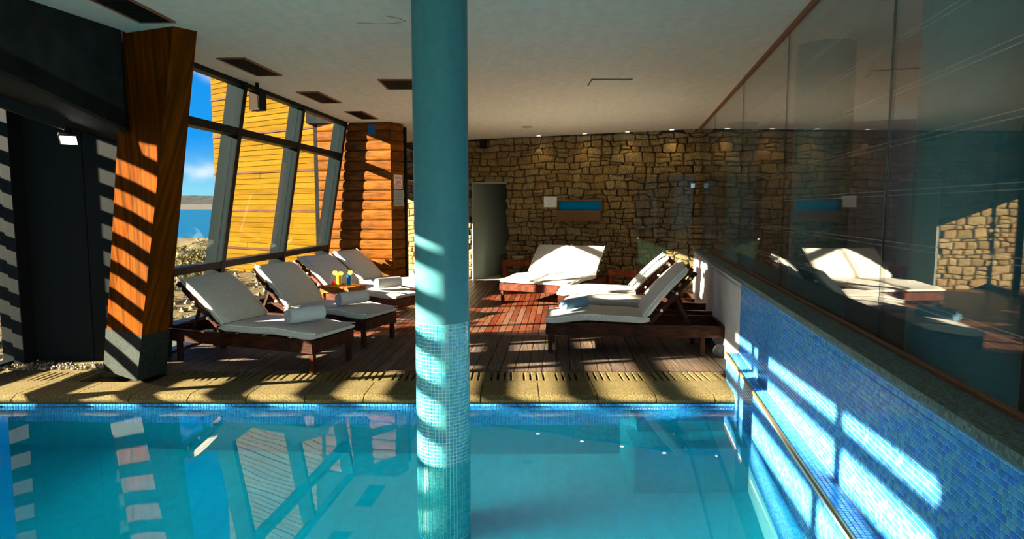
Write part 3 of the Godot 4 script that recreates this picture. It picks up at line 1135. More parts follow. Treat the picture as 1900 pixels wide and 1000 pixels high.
# ---------------------------------------------------------------- outside
func build_outside() -> void:
	var g := structure("ground_outside", "dry stony slope outside the windows", "ground")
	var st := ST()
	var n := noise(0.10, 61, 4)
	var H := func(x: float, z: float) -> float:
		var d := Vector2(x + 3.0, z + 8.0).length()
		var y := -0.42 + 0.05 * n.get_noise_2d(x * 5.0, z * 5.0)
		y += smoothstep(5.0, 30.0, d) * (n.get_noise_2d(x * 0.7, z * 0.7) * 1.0 - 0.2)
		y -= smoothstep(34.0, 80.0, d) * 9.0
		return y
	var GX := func(i: int, j: int) -> Vector3:
		var x := -3.4 - pow(i / 70.0, 1.8) * 90.0 + j * 0.12
		var z := 8.0 - pow(j / 70.0, 1.35) * 110.0
		return Vector3(x, H.call(x, z), z)
	for i in 70:
		for j in 70:
			var a: Vector3 = GX.call(i, j)
			var b: Vector3 = GX.call(i + 1, j)
			var c: Vector3 = GX.call(i + 1, j + 1)
			var d: Vector3 = GX.call(i, j + 1)
			if a.x > -4.9 and a.z > -6.4:
				continue
			tri(st, a, b, c, Vector3.UP)
			tri(st, a, c, d, Vector3.UP)
	add("soil", st, M.ground, g)
	# loose stones on it
	var xs := []
	var cols := []
	for k in 5200:
		var z := -6.6 - pow(rng.randf(), 1.5) * 26.0
		var x := -3.75 + (z + 6.5) * -0.0 - rng.randf() * (2.0 + -(z + 6.0) * 0.75)
		if x > -3.7 - maxf(0.0, (-11.0 - z) * -0.0) :
			continue
		var s := 0.015 + pow(rng.randf(), 4.0) * 0.11
		xs.append(Transform3D(Basis.from_euler(Vector3(rng.randf() * 6, rng.randf() * 6, 0)).scaled(Vector3.ONE * s), Vector3(x, H.call(x, z) + s * 0.3, z)))
		var v := 0.07 + rng.randf() * 0.14
		cols.append(Color(v, v * 0.86, v * 0.60))
	copies("loose_stones", pebble(), M.gravel, xs, cols, g)
	# concrete path along the front
	st = ST()
	hexa(st, [Vector3(-5.1, -0.5, -10.4), Vector3(-3.72, -0.5, -10.4), Vector3(-5.1, -0.30, -10.4), Vector3(-3.72, -0.30, -10.4), Vector3(-5.3, -0.5, -6.5), Vector3(-3.95, -0.5, -6.5), Vector3(-5.3, -0.30, -6.5), Vector3(-3.95, -0.30, -6.5)])
	var path := structure("floor_outside_path", "grey concrete path outside the window front", "path")
	add("slab", st, M.concrete, path)
	st = ST()
	box(st, Vector3(-14, -0.5, 4.1), Vector3(12, -0.12, 24))
	var te := structure("floor_terrace", "pale stone terrace behind the glazed rear wall", "terrace")
	add("slab", st, M.coping, te)
	# shrubs on the crest
	var spots := []
	for k in 90:
		var z := -13.0 - rng.randf() * 22.0
		var x := z * (0.46 + rng.randf() * 0.16)
		var r := 0.18 + rng.randf() * 0.30 + (-z - 12.0) * 0.008
		var free := true
		for q in spots:
			free = free and Vector2(q[0].x - x, q[0].z - z).length() > 1.45 * (q[1] + r)
		if free:
			spots.append([Vector3(x, H.call(x, z), z), r])
	for q in spots:
		st = ST()
		var r: float = q[1]
		for k in 190:
			var d := Vector3(rng.randfn(), absf(rng.randfn()), rng.randfn()).normalized()
			var c := Vector3(d.x * r * 1.3, d.y * r * 0.8, d.z * r * 1.3) * (0.55 + rng.randf() * 0.5)
			var u := Vector3(rng.randfn(), rng.randfn(), rng.randfn()).normalized() * r * 0.16
			var v := Vector3(rng.randfn(), rng.randfn(), rng.randfn()).normalized() * r * 0.16
			tri(st, c - u, c + u, c + v, d)
		var o := add("steppe_shrub", st, M.bushes[rng.randi() % 3])
		o.position = q[0]
		tag(o, "low olive steppe shrub on the stony slope outside", "shrub", "shrubs on the slope outside")
	# lake and hills beyond
	var lake := structure("lake", "wide blue lake beyond the slope", "lake")
	st = ST()
	quad(st, Vector3(-6000, -9, -60), Vector3(2000, -9, -60), Vector3(2000, -9, -5600), Vector3(-6000, -9, -5600), Vector3.UP)
	add("lake_surface", st, M.lake, lake)
	var hills := structure("hills", "grey hills on the far lake shore", "hills")
	st = ST()
	var hn := noise(0.0016, 91, 5)
	var hi := []
	for i in 91:
		var x := -5200.0 + i * 70.0
		hi.append([Vector3(x, -9, -5000), Vector3(x, 32 + 6 * hn.get_noise_2d(x, 9.0), -5080), Vector3(x, 118 + 70 * hn.get_noise_2d(x, 0.0) + 0.004 * absf(x + 2300.0), -5600)])
	for i in 90:
		quad(st, hi[i][1], hi[i + 1][1], hi[i + 1][2], hi[i][2], Vector3(0, 0.4, 1))
	add("ridge", st, M.hill, hills)
	st = ST()
	for i in 90:
		quad(st, hi[i][0], hi[i + 1][0], hi[i + 1][1], hi[i][1], Vector3(0, 0.4, 1))
	add("shore_strip", st, M.shore, hills)
	# yellow clad wing of the building
	var w := structure("building_wing", "building wing clad in horizontal yellow boards outside the windows", "building", Vector3(-9.25, -0.5, -20.35), -atan2(3.2, 4.8))
	var L := 7.4
	st = ST()
	box(st, Vector3(0.02, -0.3, -2.0), Vector3(L, 11.6, -0.02))
	add("wing_core", st, M.cladding[2], w)
	var y := 0.0
	var k := 0
	while y < 11.4:
		var h := 0.152
		if k % 7 == 5:
			st = ST()
			cbox(st, Vector3(-0.03, y, -0.02), Vector3(L, y + 0.06, 0.045), 0.008)
			add("batten", st, M.batten, w)
			y += 0.062
		var cut := 1.2 + rng.randf() * 4.5
		for r in [[0.0, cut - 0.003], [cut + 0.003, L]]:
			st = ST()
			var z := 0.012 + rng.randf() * 0.008
			prism(st, [Vector2(-0.02, 0.0), Vector2(z + 0.012, 0.0), Vector2(z + 0.012, 0.012), Vector2(z, h - 0.012), Vector2(-0.02, h - 0.005)], r[0], r[1], Transform3D(Basis(Vector3(0, 0, 1), Vector3.UP, Vector3(1, 0, 0)), Vector3(0, y, 0)))
			add("board", st, M.cladding[rng.randi() % 4], w)
		y += h
		k += 1

# ---------------------------------------------------------------- ceiling fittings
func build_ceiling_fittings() -> void:
	var spots := [[Vector2(-2.60, -6.61), 0.26, 0.78, -0.08, "dark ceiling air vent before the first leaning window, nearest the timber pillar"], [Vector2(-2.44, -8.38), 0.26, 0.80, -0.08, "dark ceiling air vent above the second lounger by the windows"], [Vector2(-2.27, -9.96), 0.25, 0.78, -0.08, "dark ceiling air vent closest to the wood clad pier"], [Vector2(-1.18, -7.50), 0.56, 0.54, 0.0, "wide dark ceiling air vent half hidden by the pool column"], [Vector2(-2.69, -4.66), 0.26, 0.74, -0.04, "dark ceiling air vent above the pool, in front of timber pillar"]]
	for v in spots:
		var t := thing("ceiling_vent", v[4], "vent", Vector3(v[0].x, CEIL, v[0].y), v[3], "ceiling air vents")
		var w: float = v[1]
		var l: float = v[2]
		var st := ST()
		for s in [-1, 1]:
			cbox(st, Vector3(s * w / 2 - 0.012, -0.012, -l / 2 - 0.012), Vector3(s * w / 2 + 0.012, 0.002, l / 2 + 0.012), 0.003)
			cbox(st, Vector3(-w / 2, -0.012, s * l / 2 - 0.012), Vector3(w / 2, 0.002, s * l / 2 + 0.012), 0.003)
		add("frame", st, M.frame_brown, t)
		st = ST()
		box(st, Vector3(-w / 2, -0.004, -l / 2), Vector3(w / 2, 0.0, l / 2))
		add("backing", st, M.black, t)
		var n := int(l / 0.03)
		for k in n:
			st = ST()
			var z := -l / 2 + (k + 0.5) * l / n
			box(st, Vector3(-w / 2 + 0.012, -0.011, z - 0.004), Vector3(w / 2 - 0.012, -0.004, z + 0.004))
			add("slat", st, M.dark_steel, t)
	# small recessed downlights along the stone wall
	var from_door := {Vector2(0.52, -12.74): "first", Vector2(1.37, -12.38): "second", Vector2(2.12, -12.07): "third", Vector2(2.86, -11.76): "fourth"}
	for q in from_door:
		var t := thing("recessed_downlight", "recessed ceiling downlight along the stone wall, %s from the corridor opening" % from_door[q], "light", Vector3(q.x, CEIL, q.y), 0.0, "downlights along the stone wall")
		var st := ST()
		lathe(st, [Vector2(0.055, 0.0), Vector2(0.052, -0.008), Vector2(0.042, -0.008), Vector2(0.040, -0.002)], 20)
		add("ring", st, M.white, t)
		st = ST()
		lathe(st, [Vector2(0.040, -0.003), Vector2(0.0, -0.003)], 20)
		add("lamp_lens", st, glow(1.0, 0.88, 0.66, 3.0), t)
		var sp := SpotLight3D.new()
		sp.name = "downlight_light"
		sp.position = Vector3(0, -0.02, 0)
		sp.rotation.x = -PI / 2
		sp.light_color = Color(1.0, 0.86, 0.62)
		sp.light_energy = 0.10
		sp.light_size = 0.04
		sp.spot_range = 12.0
		sp.spot_angle = 50.0
		sp.spot_attenuation = 2.0
		sp.shadow_enabled = true
		t.add_child(sp)
	var st := ST()
	lathe(st, [Vector2(0.10, 0.0), Vector2(0.09, -0.014), Vector2(0.03, -0.02), Vector2(0.0, -0.02)], 24)
	var o := add("round_ceiling_diffuser", st, M.corridor)
	o.position = Vector3(0.26, CEIL, -11.36)
	tag(o, "small round ceiling diffuser before the stone wall", "vent")
	# access hatch: thin shadow gaps round a flush plate
	var h := thing("ceiling_hatch", "flush white access hatch with thin dark gap in the ceiling", "hatch", Vector3(1.09, CEIL, -7.40))
	st = ST()
	cbox(st, Vector3(-0.215, -0.010, -0.185), Vector3(0.215, 0.001, 0.185), 0.002)
	add("plate", st, M.ceiling, h)
	st = ST()
	for s in [-1, 1]:
		box(st, Vector3(-0.225, -0.006, s * 0.190 - 0.004), Vector3(0.225, 0.001, s * 0.190 + 0.004))
	box(st, Vector3(-0.225, -0.006, -0.19), Vector3(-0.217, 0.001, 0.19))
	add("gap", st, M.black, h)
	# crack in the plaster
	st = ST()
	var pts := []
	for q in [Vector2(-1.18, -5.06), Vector2(-1.02, -5.09), Vector2(-0.90, -5.08), Vector2(-0.80, -5.02), Vector2(-0.83, -4.95), Vector2(-0.93, -4.88)]:
		pts.append(Vector3(q.x, CEIL - 0.001, q.y))
	tube(st, pts, 0.002, 6)
	tag(add("ceiling_crack", st, M.frame_brown), "fine brown hairline crack in the ceiling over the pool", "crack")

# ---------------------------------------------------------------- furniture
func ring_points(w: float, t: float, k := 16, pw := 0.28) -> Array:
	var out := []
	for i in k:
		var a := TAU * (i + 0.5) / k
		out.append(Vector2(signf(cos(a)) * pow(absf(cos(a)), pw) * w / 2, signf(sin(a)) * pow(absf(sin(a)), pw * 1.6) * t / 2))
	return out

# pad along a path in the local xy plane, of width w (z) and thickness t
func pad(st: SurfaceTool, path: Array, w: float, t: float) -> void:
	var rings := []
	var norms := []
	var n := path.size()
	for i in n:
		var d: Vector2 = (path[mini(i + 1, n - 1)] - path[maxi(i - 1, 0)]).normalized()
		var u := Vector2(-d.y, d.x)
		if u.y < 0.0:
			u = -u
		var e := 1.0
		var ew := 1.0
		if i == 0 or i == n - 1:
			e = 0.35
			ew = 0.975
		var ring := []
		var nn := []
		for q in ring_points(w * ew, t * e):
			ring.append(Vector3(path[i].x + u.x * q.y, path[i].y + u.y * q.y, q.x))
			var nv := Vector2(pow(absf(q.x) / (w / 2), 7.0) * signf(q.x), q.y / (t / 2)).normalized()
			nn.append(Vector3(u.x * nv.y, u.y * nv.y, nv.x))
		rings.append(ring)
		norms.append(nn)
	skin(st, rings, norms, true)
	for e in [0, n - 1]:
		var m := Vector3(path[e].x, path[e].y, 0)
		var out: Vector2 = path[e] - path[1 if e == 0 else n - 2]
		for k in 16:
			tri(st, m, rings[e][k], rings[e][(k + 1) % 16], Vector3(out.x, out.y, 0))

func lounger(label: String, at: Vector2, turn: float, ls: float, lb: float, ang: float, w: float, wave: float, wood: Material, pads := 1, group := "") -> Node3D:
	# origin on the deck below the hinge; local +x points to the foot end
	var t := thing("sun_lounger", label, "sun lounger", Vector3(at.x, 0, at.y), turn, group)
	var hw := w / 2 - 0.01
	var head := -0.72
	var foot := ls - 0.03
	var st: SurfaceTool
	for s in [-1.0, 1.0]:
		st = ST()
		# side rail; the wavy kind dips under the knees
		var poly := []
		for i in 13:
			var x := lerpf(head, foot, i / 12.0)
			poly.append(Vector2(x, 0.315 + wave * 0.45 * sin((x - 0.15) * 4.2) * smoothstep(-0.1, 0.3, x)))
		poly.append(Vector2(foot, 0.195))
		poly.append(Vector2(head, 0.195))
		prism(st, poly, s * hw - 0.016, s * hw + 0.016)
		add("side_rail", st, wood, t)
		for x in [head + 0.22, foot - 0.03]:
			st = ST()
			cbox(st, Vector3(x - 0.024, 0.0, s * (hw - 0.028) - 0.022), Vector3(x + 0.024, 0.20, s * (hw - 0.028) + 0.022), 0.004)
			add("leg", st, wood, t)
		st = ST()
		lathe(st, [Vector2(0.0, -0.016), Vector2(0.062, -0.016), Vector2(0.070, -0.008), Vector2(0.070, 0.008), Vector2(0.062, 0.016), Vector2(0.0, 0.016)], 24, Transform3D(Basis(Vector3.RIGHT, Vector3(0, 0, 1), Vector3(0, -1, 0)), Vector3(head + 0.055, 0.0705, s * (hw + 0.036))))
		var wh := add("wheel", st, M.rubber, t)
		st = ST()
		lathe(st, [Vector2(0.0, -0.019), Vector2(0.022, -0.019), Vector2(0.022, 0.019), Vector2(0.0, 0.019)], 12, Transform3D(Basis(Vector3.RIGHT, Vector3(0, 0, 1), Vector3(0, -1, 0)), Vector3(head + 0.055, 0.0705, s * (hw + 0.036))))
		add("hub", st, M.dark_steel, wh)
		# backrest side bar and its strut
		st = ST()
		var d := Vector3(-cos(ang), sin(ang), 0)
		bar(st, Vector3(0.02, 0.325, s * (hw - 0.05)), Vector3(0.02, 0.325, s * (hw - 0.05)) + d * (lb + 0.03), 0.03, 0.045)
		add("backrest_bar", st, wood, t)
		st = ST()
		bar(st, Vector3(0.0, 0.315, s * (hw - 0.10)) + d * lb * 0.55, Vector3(-lb * 0.62, 0.26, s * (hw - 0.10)), 0.028, 0.034)
		add("strut", st, wood, t)
	for x in [head, foot]:
		st = ST()
		cbox(st, Vector3(x - 0.016, 0.195, -hw), Vector3(x + 0.016, 0.312, hw), 0.004)
		add("end_rail", st, wood, t)
	for k in 7:
		var x := lerpf(0.08, foot - 0.1, k / 6.0)
		st = ST()
		cbox(st, Vector3(x - 0.035, 0.29, -hw), Vector3(x + 0.035, 0.308, hw), 0.003)
		add("seat_slat", st, wood, t)
	for k in 6:
		st = ST()
		var c := Vector3(-cos(ang), sin(ang), 0) * lerpf(0.10, lb - 0.02, k / 5.0) + Vector3(0.01, 0.33, 0)
		var u := Vector3(-cos(ang), sin(ang), 0)
		var n := Vector3(sin(ang), cos(ang), 0)
		cbox(st, Vector3(-0.03, -0.008, -hw + 0.03), Vector3(0.03, 0.008, hw - 0.03), 0.003, Transform3D(Basis(u, n, u.cross(n)), c + n * 0.018))
		add("back_slat", st, wood, t)
	# pads: one, or two side by side
	var pw := w / pads - (0.012 if pads > 1 else 0.0)
	for k in pads:
		var zc := 0.0 if pads == 1 else (k - 0.5) * w / 2 * 1.0
		var path := []
		for i in 15:
			var x := lerpf(0.03, ls, i / 14.0)
			path.append(Vector2(x, 0.357 + wave * sin((x - 0.15) * 4.2) * smoothstep(-0.05, 0.3, x) + 0.006 * sin(x * 11.0 + k)))
		st = ST()
		pad(st, path, pw, 0.082)
		var c := add("seat_cushion", st, M.cushion, t)
		c.position.z = zc
		for s in [-1.0, 1.0]:
			st = ST()
			var line := []
			for q in path:
				line.append(Vector3(q.x, q.y + 0.03, s * (pw / 2 - 0.004)))
			tube(st, line, 0.005, 6)
			add("piping", st, M.piping, c)
		path = []
		for i in 12:
			var l := lerpf(0.0, lb, i / 11.0)
			var b := 0.02 * sin(i / 11.0 * PI)
			path.append(Vector2(0.035 - cos(ang) * l + sin(ang) * (0.062 + b), 0.345 + sin(ang) * l + cos(ang) * (0.062 + b)))
		st = ST()
		pad(st, path, pw, 0.075)
		c = add("back_cushion", st, M.cushion, t)
		c.position.z = zc
		for s in [-1.0, 1.0]:
			st = ST()
			var line := []
			for q in path:
				line.append(Vector3(q.x + sin(ang) * 0.028, q.y + cos(ang) * 0.028, s * (pw / 2 - 0.004)))
			tube(st, line, 0.005, 6)
			add("piping", st, M.piping, c)
			for e in [0.25, 0.6, 0.9]:
				st = ST()
				var q := Vector2(0.02 - cos(ang) * lb * e, 0.335 + sin(ang) * lb * e)
				cbox(st, Vector3(q.x - 0.011, q.y - 0.011, s * (pw / 2 - 0.018) - 0.012), Vector3(q.x + 0.011, q.y + 0.016, s * (pw / 2 - 0.018) + 0.012), 0.004)
				add("tie", st, M.piping, c)
	return t

func rolled_towel(label: String, at: Vector3, turn: float, m: Material, length := 0.36, r := 0.078) -> void:
	var st := ST()
	var n := 84
	var turns := 4.2
	var outer := []
	var inner := []
	for i in n + 1:
		var a := TAU * turns * i / n
		var rr := lerpf(0.010, r, float(i) / n)
		outer.append(Vector2(cos(a), sin(a)) * rr)
		inner.append(Vector2(cos(a), sin(a)) * maxf(0.003, rr - 0.0105))
	for i in n:
		var b := 0.006 * sin(i * 0.9)
		for z in [-length / 2 - b, length / 2 + b]:
			quad(st, Vector3(outer[i].x, outer[i].y, z), Vector3(outer[i + 1].x, outer[i + 1].y, z), Vector3(inner[i + 1].x, inner[i + 1].y, z), Vector3(inner[i].x, inner[i].y, z), Vector3(0, 0, z))
	var rings := []
	var norms := []
	for z in [-length / 2 - 0.003, -length / 2 + 0.02, 0.0, length / 2 - 0.02, length / 2 + 0.003]:
		var ring := []
		var nn := []
		for i in range(n - 20, n + 1):
			var e: float = 0.975 if absf(z) > length / 2 else 1.0
			ring.append(Vector3(outer[i].x * e, outer[i].y * e, z))
			nn.append(Vector3(outer[i].x, outer[i].y, 0).normalized())
		rings.append(ring)
		norms.append(nn)
	skin(st, rings, norms, false)
	# the loose end of the towel
	quad(st, Vector3(outer[n].x, outer[n].y, -length / 2), Vector3(outer[n].x, outer[n].y, length / 2), Vector3(inner[n].x, inner[n].y, length / 2), Vector3(inner[n].x, inner[n].y, -length / 2), Vector3(0, 1, 0))
	var o := add("rolled_towel", st, m)
	o.position = at
	o.rotation.y = turn
	tag(o, label, "towel")

func table(called: String, label: String, at: Vector2, turn: float, sx: float, sz: float, h: float, wood: Material, slats: int) -> Node3D:
	var t := thing(called, label, "side table", Vector3(at.x, 0, at.y), turn)
	var st: SurfaceTool
	for x in [-1, 1]:
		for z in [-1, 1]:
			st = ST()
			cbox(st, Vector3(x * (sx / 2 - 0.03) - 0.025, 0, z * (sz / 2 - 0.03) - 0.025), Vector3(x * (sx / 2 - 0.03) + 0.025, h - 0.02, z * (sz / 2 - 0.03) + 0.025), 0.004)
			add("leg", st, wood, t)
	for s in [-1, 1]:
		st = ST()
		cbox(st, Vector3(-sx / 2, h - 0.09, s * (sz / 2 - 0.012) - 0.011), Vector3(sx / 2, h - 0.015, s * (sz / 2 - 0.012) + 0.011), 0.003)
		add("apron", st, wood, t)
		st = ST()
		cbox(st, Vector3(s * (sx / 2 - 0.012) - 0.011, h - 0.09, -sz / 2), Vector3(s * (sx / 2 - 0.012) + 0.011, h - 0.015, sz / 2), 0.003)
		add("apron", st, wood, t)
	for k in slats:
		st = ST()
		var x0 := -sx / 2 - 0.01 + (sx + 0.02) * k / slats
		cbox(st, Vector3(x0 + 0.005, h - 0.02, -sz / 2 - 0.01), Vector3(x0 + (sx + 0.02) / slats - 0.005, h, sz / 2 + 0.01), 0.003)
		add("top_slat", st, wood, t)
	return t

func drink(label: String, at: Vector3, r: float, h: float, fill: Material, level: float, fruit: Material) -> void:
	var t := thing("drinking_glass", label, "drink", at)
	var st := ST()
	lathe(st, [Vector2(0.0, 0.0), Vector2(r * 0.8, 0.0), Vector2(r, h), Vector2(r - 0.002, h), Vector2(r * 0.8 - 0.002, 0.006), Vector2(0.0, 0.006)], 20)
	add("glass", st, M.pane, t)
	st = ST()
	lathe(st, [Vector2(0.0, 0.007), Vector2(r * 0.78, 0.007), Vector2(lerpf(r * 0.78, r - 0.004, level), h * level), Vector2(0.0, h * level)], 20)
	add("drink_fill", st, fill, t)
	st = ST()
	lathe(st, [Vector2(0.0, -0.005), Vector2(0.032, -0.005), Vector2(0.032, 0.005), Vector2(0.0, 0.005)], 16, Transform3D(Basis(Vector3(1, 0, 0), Vector3(0, 0.2, 1).normalized(), Vector3(0, -1, 0.2).normalized()), Vector3(r * 0.6, h + 0.008, 0)))
	add("fruit_slice", st, fruit, t)
	st = ST()
	tube(st, [Vector3(-r * 0.3, 0.02, 0), Vector3(r * 0.7, h + 0.07, 0.0)], 0.003, 6)
	add("straw", st, M.black, t)

func build_furniture() -> void:
	lounger("brown wooden sun lounger with cream pads right behind the timber pillar", Vector2(-2.729, -6.402), -0.36, 1.15, 0.66, 0.69, 0.63, 0.012, M.teak)
	lounger("brown wooden sun lounger second from the timber pillar, before the drinks table", Vector2(-2.475, -7.50), -0.376, 1.12, 0.64, 0.78, 0.64, 0.016, M.teak)
	lounger("brown wooden sun lounger third from the timber pillar, behind the drinks table", Vector2(-2.45, -9.18), -0.50, 1.24, 0.72, 0.60, 0.63, 0.014, M.teak_red)
	lounger("brown wooden sun lounger standing against the wood clad pier", Vector2(-2.272, -10.19), -0.32, 1.22, 0.66, 0.70, 0.65, 0.012, M.teak_red)
	lounger("dark wavy sun lounger with blue tinted towel beside the low white wall", Vector2(1.466, -6.821), 3.035, 1.10, 0.66, 0.87, 0.67, 0.024, M.teak)
	lounger("wavy sun lounger with white pad, middle one of three along the low white wall", Vector2(1.711, -7.834), 2.95, 1.08, 0.64, 0.79, 0.66, 0.022, M.teak_red)
	lounger("wavy sun lounger with white pad beside the small red stool", Vector2(1.72, -8.85), 3.004, 1.08, 0.66, 0.78, 0.66, 0.022, M.teak_red)
	lounger("wide double sun lounger with two cream pads before the stone wall", Vector2(0.88, -11.05), -2.021, 1.22, 0.67, 0.72, 1.24, 0.018, M.teak_red, 2)
	# towels
	rolled_towel("white rolled towel on the lounger right behind the timber pillar", lp(-2.729, -6.402, -0.36, 0.80, 0.490, 0.0), -0.72, M.towel)
	rolled_towel("white rolled towel on the lounger before the drinks table", lp(-2.475, -7.50, -0.376, 0.72, 0.494, 0.0), -0.72, M.towel)
	rolled_towel("white rolled towel on the lounger behind the drinks table", lp(-2.45, -9.18, -0.50, 0.86, 0.488, 0.0), -0.8, M.towel)
	rolled_towel("white rolled towel on the lounger against the wood clad pier", lp(-2.272, -10.19, -0.32, 0.92, 0.486, 0.0), -0.8, M.towel)
	rolled_towel("rolled towel with blue sky light put into its colour on the wavy lounger by the white wall", lp(1.466, -6.821, 3.035, 0.80, 0.482, -0.02), 3.035 + 2.45, M.sky_tinted_towel, 0.36, 0.062)
	# tables and stools
	var tt := table("drinks_table", "low slatted orange wooden table holding three drinks between loungers", Vector2(-2.20, -8.36), -0.42, 0.46, 0.36, 0.50, M.teak_light, 6)
	table("square_stool", "dark red wooden stool beside the corridor opening", Vector2(0.13, -12.72), -0.10, 0.56, 0.46, 0.47, M.mahogany, 1)
	table("square_stool", "small bright red wooden stool between double lounger and stone wall", Vector2(1.95, -11.35), -0.25, 0.46, 0.40, 0.41, M.mahogany, 5)
	var d := Transform3D(Basis(Vector3.UP, -0.42), Vector3(-2.20, 0.50, -8.36))
	var yellow := mat(0.85, 0.48, 0.02, 0.2)
	var red := mat(0.6, 0.03, 0.02, 0.2)
	var blue := mat(0.0, 0.14, 0.42, 0.2)
	var lemon := mat(0.78, 0.66, 0.08, 0.5)
	var lime := mat(0.42, 0.60, 0.05, 0.5)
	drink("tall clear glass with red syrup and straw on drinks table", d * Vector3(-0.13, 0, 0.02), 0.032, 0.15, red, 0.35, lemon)
	drink("tall glass of orange juice on the drinks table", d * Vector3(-0.02, 0, 0.05), 0.040, 0.15, yellow, 0.93, lime)
	drink("tall glass with blue drink and lemon slice on drinks table", d * Vector3(0.08, 0, -0.02), 0.034, 0.16, blue, 0.85, lemon)

func lp(x: float, z: float, turn: float, lx: float, y: float, lz: float) -> Vector3:
	return Vector3(x + lx * cos(turn) + lz * sin(turn), y, z - lx * sin(turn) + lz * cos(turn))

# ---------------------------------------------------------------- small things
func strokes(parent: Node, x0: float, x1: float, y0: float, y1: float, n: int, m: Material) -> void:
	var st := ST()
	var w := (x1 - x0) / n
	for k in n:
		var x := x0 + k * w
		var h := y1 - y0
		box(st, Vector3(x, y0, 0.0062), Vector3(x + w * 0.30, y1, 0.0075))
		var at: float = y0 + h * [0.0, 0.42, 0.80][rng.randi() % 3]
		box(st, Vector3(x, at, 0.0062), Vector3(x + w * 0.75, at + h * 0.20, 0.0075))
	var o := add("print_line", st, m, parent)
	o.set_meta("kind", "stuff")

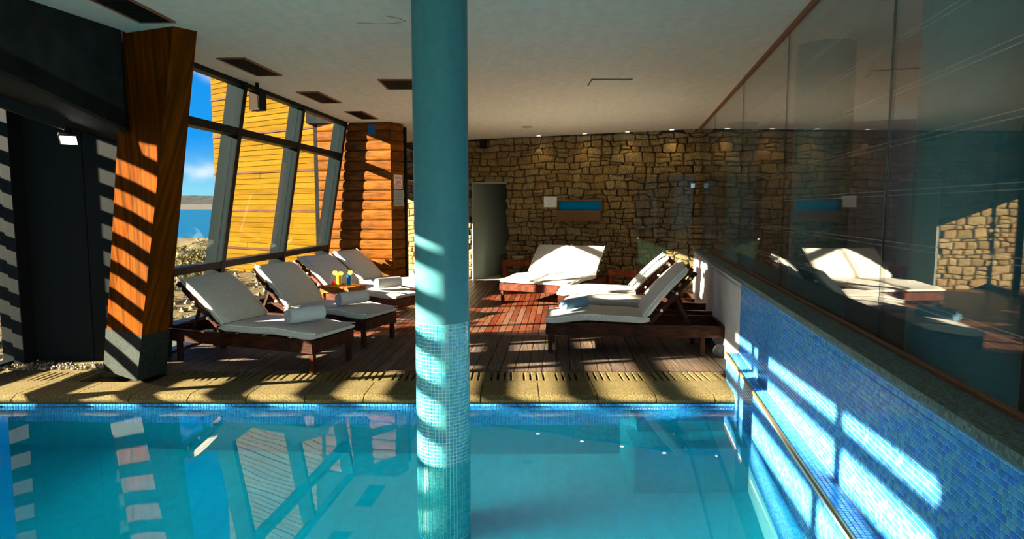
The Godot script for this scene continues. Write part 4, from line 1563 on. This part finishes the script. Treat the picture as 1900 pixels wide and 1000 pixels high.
func build_small_things() -> void:
	var st: SurfaceTool
	# wall box with blue panel
	var O := Transform3D(Basis(Vector3.UP, STONE_TURN), Vector3(-0.834, 0, -13.533))
	var b := thing("wall_box", "wooden wall box with a blue glass front on the stone wall", "wall box", O * Vector3(2.36, 1.45, 0.03), STONE_TURN)
	st = ST()
	cbox(st, Vector3(-0.44, -0.20, 0.0), Vector3(0.44, 0.0, 0.14), 0.006)
	add("lower_board", st, M.wall_box, b)
	st = ST()
	cbox(st, Vector3(-0.44, 0.19, 0.0), Vector3(0.46, 0.215, 0.12), 0.004)
	cbox(st, Vector3(0.435, 0.0, 0.0), Vector3(0.46, 0.20, 0.12), 0.004)
	cbox(st, Vector3(-0.44, 0.0, 0.0), Vector3(-0.42, 0.20, 0.12), 0.004)
	add("surround", st, M.wall_box, b)
	st = ST()
	box(st, Vector3(-0.42, 0.0, 0.02), Vector3(0.435, 0.19, 0.04))
	var bm := mat(0.0, 0.20, 0.42, 0.12)
	add("blue_panel", st, bm, b)
	var s := thing("wall_notice", "white square notice with handwriting on the stone wall", "sign", O * Vector3(1.75, 1.62, 0.05), STONE_TURN)
	st = ST()
	cbox(st, Vector3(-0.135, -0.105, -0.01), Vector3(0.135, 0.105, 0.006), 0.002)
	add("board", st, M.white, s)
	var ink := mat(0.16, 0.16, 0.16, 0.8)
	st = ST()
	for k in 5:
		var pts := []
		var y0 := 0.065 - k * 0.032
		for i in 12:
			pts.append(Vector3(lerpf(-0.10 + 0.015 * k, 0.105 - 0.02 * k, i / 11.0), y0 + 0.010 * sin(i * 2.3 + k) + i * 0.0015, 0.0065))
		tube(st, pts, 0.0016, 4)
	add("handwriting", st, ink, s)
	# loudspeakers
	var v := thing("loudspeaker", "small black loudspeaker fixed to the leaning window mullion", "loudspeaker", Vector3(-2.86, 2.70, -7.42), -0.35)
	st = ST()
	cbox(st, Vector3(-0.075, -0.11, -0.06), Vector3(0.075, 0.11, 0.06), 0.008)
	add("cabinet", st, M.black, v)
	st = ST()
	cbox(st, Vector3(-0.012, 0.105, -0.02), Vector3(0.012, 0.2, 0.02), 0.003)
	add("bracket", st, M.dark_steel, v)
	st = ST()
	cbox(st, Vector3(-0.06, -0.095, 0.058), Vector3(0.06, 0.095, 0.066), 0.004)
	add("grille", st, M.joist, v)
	v = thing("loudspeaker", "small black loudspeaker high on the stone wall above the corridor opening", "loudspeaker", O * Vector3(0.32, 2.79, 0.10), STONE_TURN)
	st = ST()
	cbox(st, Vector3(-0.065, -0.09, -0.06), Vector3(0.065, 0.09, 0.06), 0.008)
	add("cabinet", st, M.black, v)
	st = ST()
	cbox(st, Vector3(-0.05, -0.075, 0.058), Vector3(0.05, 0.075, 0.066), 0.004)
	add("grille", st, M.joist, v)
	# blue plate on the pier and the two notices on its side
	st = ST()
	cbox(st, Vector3(-0.07, -0.085, 0.0), Vector3(0.07, 0.085, 0.02), 0.01)
	var o := add("wall_plate", st, M.blue_plate)
	o.position = Vector3(-2.30, 2.79, -10.79)
	o.rotation.y = -0.2
	tag(o, "small blue plate at the top of wood clad pier", "plate")
	var side := Vector2(-1.835 + 1.986, -11.02 + 10.74)
	var sx := Basis(Vector3.UP, atan2(-side.y, side.x))
	var r := thing("pier_sign", "white notice with red lettering on the side of wood clad pier", "sign", Vector3(-1.986 + side.x * 0.47, 1.935, -10.74 + side.y * 0.47), 0.0)
	r.basis = sx
	r.position += sx.z * 0.018
	st = ST()
	cbox(st, Vector3(-0.115, -0.115, 0.0), Vector3(0.115, 0.115, 0.006), 0.002)
	add("board", st, mat(0.72, 0.56, 0.52, 0.5), r)
	var redm := mat(0.45, 0.03, 0.03, 0.6)
	# the words cannot be read in the photograph: rows of letter-like strokes
	var darkm := mat(0.12, 0.02, 0.02, 0.6)
	for q in [[-0.085, 0.10, 0.045, 0.085, redm, 9], [-0.06, 0.075, -0.025, 0.022, darkm, 7], [-0.095, 0.10, -0.092, -0.045, redm, 8]]:
		strokes(r, q[0], q[1], q[2], q[3], q[5], q[4])
	r = thing("pier_sign", "grey notice with lines of small print on wood clad pier", "sign", Vector3(-1.986 + side.x * 0.5, 1.665, -10.74 + side.y * 0.5), 0.0)
	r.basis = sx
	r.position += sx.z * 0.018
	st = ST()
	cbox(st, Vector3(-0.135, -0.135, 0.0), Vector3(0.135, 0.135, 0.006), 0.002)
	add("board", st, mat(0.26, 0.27, 0.24, 0.6), r)
	var rows := []
	for k in 8:
		if k != 3 and k != 5:
			rows.append([-0.10 + 0.01 * (k % 3), 0.11 - 0.015 * (k % 4), 0.075 - k * 0.026, 0.082 - k * 0.026])
	for q in rows:
		strokes(r, q[0], q[1], q[2], q[3] + 0.006, 16, ink)
	# shallow bowl on the dark red stool
	st = ST()
	lathe(st, [Vector2(0.0, 0.0), Vector2(0.06, 0.0), Vector2(0.10, 0.03), Vector2(0.125, 0.075), Vector2(0.118, 0.08), Vector2(0.092, 0.04), Vector2(0.05, 0.014), Vector2(0.0, 0.012)], 28)
	o = add("bowl", st, mat(0.36, 0.29, 0.16, 0.9))
	o.position = Vector3(0.12, 0.471, -12.72)
	tag(o, "shallow tan bowl standing on the dark red stool", "bowl")
	# dark chair inside the corridor
	var c := thing("corridor_bench", "dark low bench just inside the corridor opening", "bench", O * Vector3(0.56, 0.004, -0.75), STONE_TURN)
	st = ST()
	cbox(st, Vector3(-0.16, 0.44, -0.2), Vector3(0.16, 0.49, 0.2), 0.006)
	add("seat", st, M.teak, c)
	for x in [-1, 1]:
		for z in [-1, 1]:
			st = ST()
			cbox(st, Vector3(x * 0.13 - 0.02, 0.0, z * 0.17 - 0.02), Vector3(x * 0.13 + 0.02, 0.44, z * 0.17 + 0.02), 0.004)
			add("leg", st, M.teak, c)
